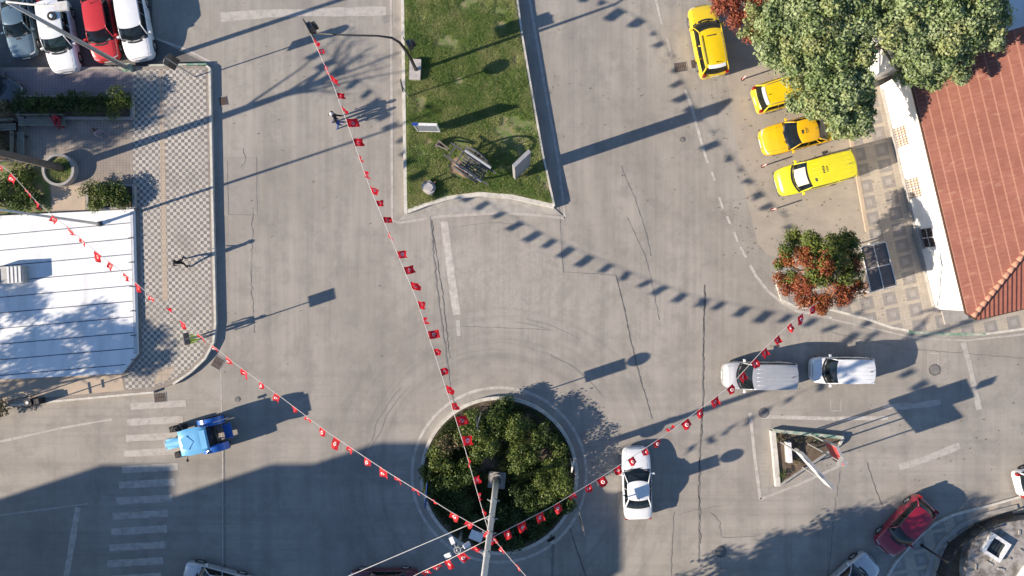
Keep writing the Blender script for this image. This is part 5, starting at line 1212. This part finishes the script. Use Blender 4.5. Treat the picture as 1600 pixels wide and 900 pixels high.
for i in range(k):
    a = Vector((cc * .35, cc * .35, zz(cc * .35))).lerp(Vector((WBd / 2, WBd / 2, RH)), i / k); c = Vector((cc * .35, cc * .35, zz(cc * .35))).lerp(Vector((WBd / 2, WBd / 2, RH)), (i + .92) / k)
    b.tube([a + Vector((0, 0, .03)), c + Vector((0, 0, .07))], [.15, .12], 10)
for i in range(int(LB)):
    b.tube([(WBd / 2, WBd / 2 + i * .5, RH + .03), (WBd / 2, WBd / 2 + i * .5 + .46, RH + .06)], [.15, .12], 8)
b.build('ridge_tiles', M['hip'], bl, True)
b = MB(); b.box((.0, LB / 2 + .25, EH - .06), (.10, LB - .5, .14)); b.box((WBd / 2 + .3, -.0, EH - .06), (WBd - .7, .10, .14)); b.box((.26, .26, EH - .06), (.09, .70, .13), R(45)); b.build('gutter', M['rust'], bl)
b = MB(); b.prism([(.05, .6), (.6, .05), (WBd, .05), (WBd, LB), (.05, LB)], EH - .09, EH - .04); b.build('soffit', M['white_wall'], bl)
Rw = Matrix.Rotation(-bl.rotation_euler.z, 4, 'Z')
wn = rt; 
for (px, py, lb) in ((1410, 213, 'upper barred window'), (1430, 293, 'middle barred window'), (1451, 371, 'lower barred window in tree shade')):
    p = rayplane(px, py, bl.location + rt * ov, wn); q = Rw @ (p - bl.location)
    wdw = MB(); fr = empty('window', (ov - .02, q.y, q.z)); fr.parent = bl
    b = MB()
    for s in (-1, 1): b.box((0, s * .58, 0), (.08, .07, 1.5)); b.box((0, 0, s * .73), (.08, 1.2, .07))
    b.box((0, 0, 0), (.08, .07, 1.4)); b.box((0, 0, .0), (.075, 1.1, .06)); b.build('frame', M['white_metal'], fr)
    b = MB(); b.box((.02, 0, 0), (.02, 1.1, 1.4)); b.build('pane', M['glass'] if py > 350 else M['beige'], fr)  # upper two panes coloured pale for sunlight washing out the glass
    b = MB()
    for i in range(8): b.tube([(-.08, -.55 + 1.1 * i / 7, -.75), (-.08, -.55 + 1.1 * i / 7, .75)], .014, 5)
    for i in range(4): b.tube([(-.08, -.58, -.6 + .4 * i), (-.08, .58, -.6 + .4 * i)], .018, 5)
    b.build('grille', M['rust'], fr)
    b = MB(); b.box((-.06, 0, -.8), (.16, 1.35, .06)); b.build('sill', M['concrete'], fr)
b = MB(); b.box((ov - .03, LB / 2, .28), (.06, LB - 2 * ov - .5, .4)); b.build('plinth', M['concrete'], bl)
b = MB(); b.box((ov + 1.2, ov - .06, 1.2), (1.0, .10, 2.1)); b.build('door', M['dark_grey'], bl)
b = MB(); b.box((ov + 1.2, ov - .55, .2), (1.5, .9, .14)); b.build('step', M['concrete'], bl)
ax = empty('annex', bl.location + up * (LB + .05), bl.rotation_euler.z, 'white flat roofed annex under the trees at the upper end of the tiled house', 'building')
b = MB(); b.prism([(-.35, 0), (9.5, 0), (9.5, 9), (-.35, 9)], .1, 4.2); b.build('wall', M['white_wall'], ax)
b = MB(); b.prism([(-.15, .2), (9.3, .2), (9.3, 8.8), (-.15, 8.8)], 4.2, 4.25); b.build('roof', M['white_sheet'], ax)
b = MB(); b.box((-.25, 4.5, 4.3), (.2, 9, .25)); b.box((4.6, .1, 4.3), (9.3, .2, .245)); b.build('parapet', M['white_wall'], ax)
# shelter beside the autumn tree
shp = [G(1345, 386, 2.6), G(1384, 378, 2.6), G(1401, 446, 2.6), G(1361, 456, 2.6)]
cs = (shp[0] + shp[2]) / 2; st = empty('shelter', Vector((cs.x, cs.y, .13)), 0, 'dark roofed shelter with white frame between the autumn tree and the white wall', 'shelter')
ll = [p - Vector((cs.x, cs.y, .13)) for p in shp]
M['shelter_roof'] = mat('smoked_roof_sheet', (.12, .102, .092), .45, (.16, .137, .122), 2)
b = MB(); b.prism([p[:2] for p in ll], 2.40, 2.44); b.build('roof', M['shelter_roof'], st)
b = MB()
for i in range(4): b.tube([ll[i] + Vector((0, 0, -.0)), ll[(i + 1) % 4]], .035, 6)
b.tube([(ll[0] + ll[1]) / 2, (ll[2] + ll[3]) / 2], .03, 6); b.tube([(ll[1] + ll[2]) / 2, (ll[3] + ll[0]) / 2], .03, 6); b.build('frame', M['galv_pale'], st)
for p in ll: b = MB(); b.tube([(p.x, p.y, 0), (p.x, p.y, 2.42)], .04, 8); b.build('post', M['galv_pale'], st)
b = MB(); b.add([(ll[1].x, ll[1].y, .3), (ll[2].x, ll[2].y, .3), (ll[2].x, ll[2].y, 2.2), (ll[1].x, ll[1].y, 2.2)], [(0, 1, 2, 3), (3, 2, 1, 0)]); b.build('back_panel', M['shelter_roof'], st)
b = MB(); mid = (ll[1] + ll[2]) / 2 * .6; b.box((mid.x, mid.y, .42), (.4, 2.2, .05), R(-12)); b.box((mid.x, mid.y, .2), (.1, 1.8, .4), R(-12)); b.build('seat', M['wood'], st)

# ------------------------------------------------------------------ bottom right: fence and concrete roof
fp = [(1458, 915), (1463, 893), (1471, 868), (1481, 848), (1502, 832), (1523, 818), (1550, 808), (1580, 800)]
fb = G(1481, 848, .13); fc = empty('fence', fb, 0, 'black iron railing curving around the mossy concrete roof at the bottom right', 'fence')
pts = [G(x, y, .13) - fb for x, y in fp]
b = MB()
for z in (.15, 1.15): b.tube([p + Vector((0, 0, z)) for p in pts], .05, 6)
b.build('rail', M['black'], fc)
bal = []
b = MB()
for a, c in zip(pts[:-1], pts[1:]):
    n_ = int((c - a).length / .11)
    for i in range(n_): p = a.lerp(c, i / n_); b.tube([p + Vector((0, 0, .15)), p + Vector((0, 0, 1.15))], .024, 4)
b.build('balusters', M['black'], fc)
for p in pts[1:-1:2]: b = MB(); b.box(p + Vector((0, 0, .62)), (.07, .07, 1.24)); b.build('post', M['black'], fc)
area('ground', [(1466, 960), (1466, 893), (1474, 868), (1484, 850), (1526, 820), (1582, 803), (1700, 785), (1700, 960)], .136, M['soil'])
kerb([(1450, 900), (1457, 870), (1470, 848), (1500, 823), (1545, 803), (1590, 792)], .28, .22, M['concrete'], name='kerb')
rfp = [(1513, 960), (1510, 890), (1515, 862), (1532, 835), (1562, 818), (1600, 812), (1700, 800), (1760, 960)]
mz = 1.0; rb = G(1558, 870, mz); rb.z = .13; rt_ = empty('underpass_roof', rb, 0, 'mossy brown concrete roof inside the black railing', 'concrete roof')
b = MB(); b.prism([(G(x, y, mz) - rb)[:2] for x, y in rfp], 0, mz - .13); b.build('slab', M['mossy'], rt_)
for i in range(9):
    c = G(random.uniform(1520, 1600), random.uniform(830, 895), mz) - rb; b = MB(); b.box((c.x, c.y, mz - .13 + .03), (random.uniform(.15, .5), random.uniform(.06, .15), .06), random.uniform(0, 3)); b.build('debris', M['concrete'], rt_)
sk = empty('skylight', G(1557, 856, mz + .25, mz), R(-33), 'square skylight with thick white frame and dark opening on the mossy roof', 'skylight')
b = MB(); 
for s in (-1, 1): b.box((s * .56, 0, .14), (.20, 1.32, .28)); b.box((0, s * .56, .14), (.92, .20, .278))
b.build('frame', M['white_metal'], sk); b = MB(); b.box((0, 0, .06), (.92, .92, .1)); b.build('pane', M['glass'], sk)
b = MB()
for i in range(4): b.box((-.3 + i * .2, 0, .13), (.015, .9, .02))
b.build('bars', M['dark_grey'], sk)
s2 = empty('skylight', G(1607, 905, mz + .25, mz), R(-33), 'second white framed skylight cut by the bottom right corner', 'skylight'); b = MB(); b.box((0, 0, .14), (1.1, 1.1, .28)); b.build('frame', M['white_metal'], s2)
shrub('small green palm like plant between the black railing and the mossy roof', 1513, 893, .13, .6, 1.0, 'leaf_dark', 600, .2, None, 6, 'plant', 'plant')

# ------------------------------------------------------------------ visible trees, top right
def cl_px(lst, seed=1, sub=9, spread=.78, f0=.30, f1=.48):
    """crown clumps from (px, py, h, r) lobes, each split into smaller clumps"""
    r = random.Random(seed); out = []
    for px, py, h, rad in lst:
        c = G(px, py, h)
        for i in range(sub):
            a = r.uniform(0, 2 * PI); q = math.sqrt(r.random()) * rad * spread; zc = math.sqrt(max(0, rad ** 2 - q ** 2)) * .55 * r.uniform(.1, 1)
            out.append(((c.x + q * math.cos(a), c.y + q * math.sin(a), h + zc - .4), rad * r.uniform(f0, f1), .8))
    return out
ptb = G(1322, 150, .0)
lob = [(1235, 60, 7.0, 1.7), (1290, 40, 7.8, 1.9), (1262, 118, 6.6, 1.3), (1315, 110, 7.6, 1.9), (1330, 170, 6.6, 1.5), (1300, 150, 7.2, 1.5), (1340, 90, 7.6, 1.0), (1230, 10, 7.4, 1.7), (1290, -20, 8.0, 1.9), (1345, 20, 7.8, 1.5), (1275, 85, 7.6, 1.6), (1345, 155, 6.4, .9), (1218, 80, 6.4, .9), (1270, 160, 6.0, 1.2), (1320, 192, 5.8, 1.0), (1205, 40, 6.6, 1.2)]
tree('large pale green plane tree spreading over the taxis', ptb, cl_px(lob, 3, 24, .92, .20, .40), None, [('leaf_plane', 850, lambda i, c: i % 5 != 0), ('leaf_pale', 800, lambda i, c: i % 5 == 0)], .19, .19, 'leafy trees along the taxi bay')
lob = [(1420, 30, 8.0, 1.8), (1470, 60, 8.0, 1.8), (1500, 10, 8.2, 1.9), (1440, 90, 7.4, 1.4), (1490, 100, 7.2, 1.4), (1530, 50, 7.8, 1.5), (1420, -30, 8.4, 1.9), (1480, -30, 8.4, 2.0), (1540, 0, 7.8, 1.3), (1425, 70, 7.2, .9), (1420, 115, 6.6, .7), (1455, 110, 7.0, 1.1), (1545, 25, 7.6, 1.2), (1388, 30, 7.4, .7)]
tree('green plane tree whose crown hangs over the top of the tiled roof', G(1331, 92, .13), cl_px(lob, 5, 24, .92, .20, .40), None, [('leaf_plane', 850, lambda i, c: i % 7 != 0), ('leaf_pale', 800, lambda i, c: i % 7 == 0)], .19, .20, 'leafy trees along the taxi bay')
lob = [(1360, -20, 8.2, 1.6), (1380, 5, 7.8, .9), (1190, 25, 6.6, 1.0), (1175, 45, 6.0, .7), (1330, -60, 8.2, 1.6)]
tree('yellowish green tree crown at the top edge between the two plane trees', G(1260, -60, 0), cl_px(lob, 8, 22, .9, .2, .4), None, [('leaf_pale', 560, lambda i, c: True)], .17, .17, 'leafy trees along the taxi bay')
lob = [(1135, 5, 5.2, .8), (1155, 25, 5.0, .7), (1175, 52, 4.6, .55), (1150, -10, 5.2, .9), (1190, 10, 5.4, .8), (1215, 20, 5.4, .6), (1125, -10, 5.2, .7), (1200, 50, 4.8, .5), (1225, 5, 5.6, .6)]
tree('small red leaved tree at the top edge over the nose of the topmost taxi', G(1165, 0, 0), cl_px(lob, 9, 12, .8, .4, .6), None, [('leaf_red', 900, lambda i, c: True)], .12, .11)
lob = [(1245, 395, 4.5, 0.8320000000000001), (1262, 385, 4.9, 0.8320000000000001), (1300, 390, 5.0, 0.8320000000000001), (1325, 385, 4.5, 0.624), (1235, 440, 4.3, 0.728), (1270, 430, 5.4, 1.04), (1310, 430, 5.2, 0.936), (1332, 425, 4.6, 0.624), (1260, 465, 4.4, 0.624), (1290, 470, 4.5, 0.728), (1320, 460, 4.4, 0.624), (1290, 410, 5.7, 0.8320000000000001), (1225, 412, 4.1, 0.52), (1340, 405, 4.4, 0.52), (1240, 368, 4.3, 0.52), (1325, 372, 4.3, 0.52), (1345, 450, 4.2, 0.468)]
tree('autumn maple with green and red leaves at the corner of the pavement', G(1277, 425, .13), cl_px(lob, 11, 12, .85, .42, .62), None, [('leaf_mapleg', 1000, lambda i, c: (c[0][1] + 1.2 * math.sin(i * 2.1)) > 0.9), ('leaf_mapler', 1000, lambda i, c: (c[0][1] + 1.2 * math.sin(i * 2.1)) <= 0.9)], .13, .13)
# the leaning plaza tree
pt = G(100, 264, PZ); cl = []
rr_ = random.Random(4)
for i in range(40):
    a = rr_.uniform(0, 2 * PI); q = 2.6 * math.sqrt(rr_.random()); cl.append(((pt.x - .8 + q * math.cos(a), pt.y + .2 + q * math.sin(a), 8.6 + rr_.uniform(0, 2.6)), rr_.uniform(.25, .5), .8))
pl = empty('tree', pt, 0, 'tall sparse tree leaning out of the ring planter towards the left edge', 'tree')
b = MB(); b.tube([(0, 0, 0), (-.02, .02, 3), (-.25, .05, 6.2), (-.5, .1, 8)], [.27, .22, .19, .13], 10); b.build('trunk', M['bark'], pl, True)
for i in range(0, 40, 3):
    e = Vector(cl[i][0]) - pt; s_ = Vector((-.12 - .3 * random.random(), .05, random.uniform(5, 8))); m_ = s_.lerp(e, .5) + Vector((0, 0, .3)); b = MB(); b.tube([s_, m_, e], [.07, .045, .015], 6)
    for k in range(5): f = m_.lerp(e, random.random()); b.tube([f, f + Vector((random.uniform(-1, 1), random.uniform(-1, 1), random.uniform(-.2, .7)))], [.018, .006], 4)
    b.build('limb', M['bark'], pl, True)
p, n_ = clumps_points(cl, 90); leafmesh('crown', p - np.array(pt), .13, M['leaf_shruby'], pl, n_, .4)

# ------------------------------------------------------------------ things just outside the frame that throw the shade
def offtree(label, px, py, h, rx, ry, n=26, cr=.8, dens=260, mk='leaf_shrub', leaf=.2, zlow=.45):
    base = G(px, py, 0); c = canopy(0, 0, h * zlow, rx, ry, h * (1 - zlow) - .4, n, cr, int(px + py)); c = [((x + base.x, y + base.y, z), r_, s_) for ((x, y, z), r_, s_) in c]
    return tree(label, base, c, None, [(mk, dens, lambda i, c: True)], leaf, .18, 'street trees outside the frame', limbs=6)
for k_, (px, py, h, rx, ry, n_, cr_) in enumerate([(-350, 580, 9, 2.8, 1.8, 34, .65), (-225, 650, 9, 2.8, 1.9, 40, .68), (-120, 660, 8.6, 2.2, 1.7, 28, .75), (-340, 700, 9.5, 2.8, 1.6, 30, .7),
        (-330, 300, 9.0, 3.0, 2.4, 48, 1.0), (-215, 300, 9.0, 2.6, 2.2, 44, 1.0), (-420, 240, 9.5, 2.8, 2.6, 40, 1.0), (-430, 500, 9.2, 2.4, 1.6, 18, .55)]):
    offtree(['street tree beside the white deck, outside the left edge', 'street tree south of the white deck, outside the left edge', 'slim street tree nearest the deck corner, outside the frame', 'street tree at the road side below the deck, outside the frame', 'street tree behind the plaza benches, outside the left edge', 'street tree nearest the ring planter, outside the left edge', 'street tree beyond the car park, outside the left edge', 'street tree farthest left of the deck, outside the frame'][k_], px, py, h, rx, ry, n_, cr_, zlow=.72)
offtree('street tree beside the silver car, below the frame', 1065, 945, 9, 2.3, 1.6, 44, .9)
offtree('street tree near the concrete roof, below the frame', 1125, 968, 9, 2.3, 1.6, 40, .9)
offtree('street tree right behind the parked red hatchback line, below the frame', 975, 1000, 9, 2.4, 1.8, 40, .9)
offtree('street tree by the low shop, below the frame', 1070, 1010, 10, 2.4, 1.8, 40, .9)
offtree('poplar below the roundabout', 815, 1010, 13.5, 2.3, 1.8, 40, .75)
offtree('second poplar below the roundabout', 930, 1010, 12, 1.8, 1.5, 26, .7)
offtree('street tree south of the right road, by the underpass', 1130, 990, 9, 2.4, 1.6, 34, .8)
offtree('street tree south of the right road, in the middle', 1020, 965, 11, 1.7, 1.6, 28, .7)
offtree('street tree south of the right road, nearest the poplars', 900, 985, 9, 1.6, 1.4, 22, .7)
def block(label, x0, x1, y0, y1, h, wm, extras=()):
    c = G((x0 + x1) / 2, (y0 + y1) / 2); t = empty('apartment_building', c, 0, label, 'building'); wd = (x1 - x0) * S; dd = (y1 - y0) * S
    b = MB(); b.box((0, 0, h / 2), (wd, dd, h)); b.build('wall', M[wm], t)
    for (ex0, ex1, eh, ey) in extras:
        b = MB(); b.box((((ex0 + ex1) / 2 - (x0 + x1) / 2) * S, dd / 2 - ey / 2 - .02, h + eh / 2), ((ex1 - ex0) * S, ey, eh)); b.build('penthouse', M[wm], t)
    b = MB(); b.box((0, 0, h + .05), (wd - .6, dd - .6, .1)); b.build('roof', M['concrete'], t)
    fl = int(h / 3.1); nw = int(wd / 2.6); first = None
    for f in range(fl):
        for i in range(nw):
            loc = (-wd / 2 + wd * (i + .5) / nw, dd / 2 + .01, 1.7 + 3.1 * f)
            if first is None:
                b = MB(); b.box((0, 0, 0), (1.2, .08, 1.4)); first = b.build('window', M['glass'], t); first.location = loc
            else: o = first.copy(); COL.objects.link(o); o.parent = t; o.location = loc
block('lower pale apartment block farthest left below the frame', -1000, -701, 1012, 1300, 13.6, 'white_wall')
block('tall pale apartment block left below the frame', -700, -588, 1012, 1300, 16.9, 'white_wall')
block('lower apartment block with roof rooms below the frame', -583, -228, 1012, 1300, 12.8, 'peach', ((-440, -275, 4.2, 5), (-375, -229, 6.2, 3)))
block('apartment block below the roundabout', -226, 20, 1012, 1300, 16.2, 'white_wall')
block('low shop building below the roundabout', 21, 400, 1012, 1200, 11.0, 'concrete', ((120, 240, 3.4, 5),))  # unseen roof room added to carry shade further up beside the roundabout

# fallen leaves and litter
lx = []
for (x0, x1, y0, y1, n_) in ((1110, 1350, 110, 400, 420), (1340, 1440, 250, 500, 150), (840, 1120, 0, 320, 110), (350, 600, 30, 600, 120), (1200, 1600, 520, 760, 150)):
    for _ in range(int(n_ * .6)):
        p = G(random.uniform(x0, x1), random.uniform(y0, y1)); lx.append((p.x, p.y, .15 if x0 == 1340 else .025))
fl_ = leafmesh('fallen_leaves', np.array(lx), .085, M['leaf_dry'], None, np.tile([0, 0, 1.0], (len(lx), 1)), .9)
tag(fl_, 'dry fallen leaves scattered over the road and the taxi bay', 'fallen leaves', kind='stuff')
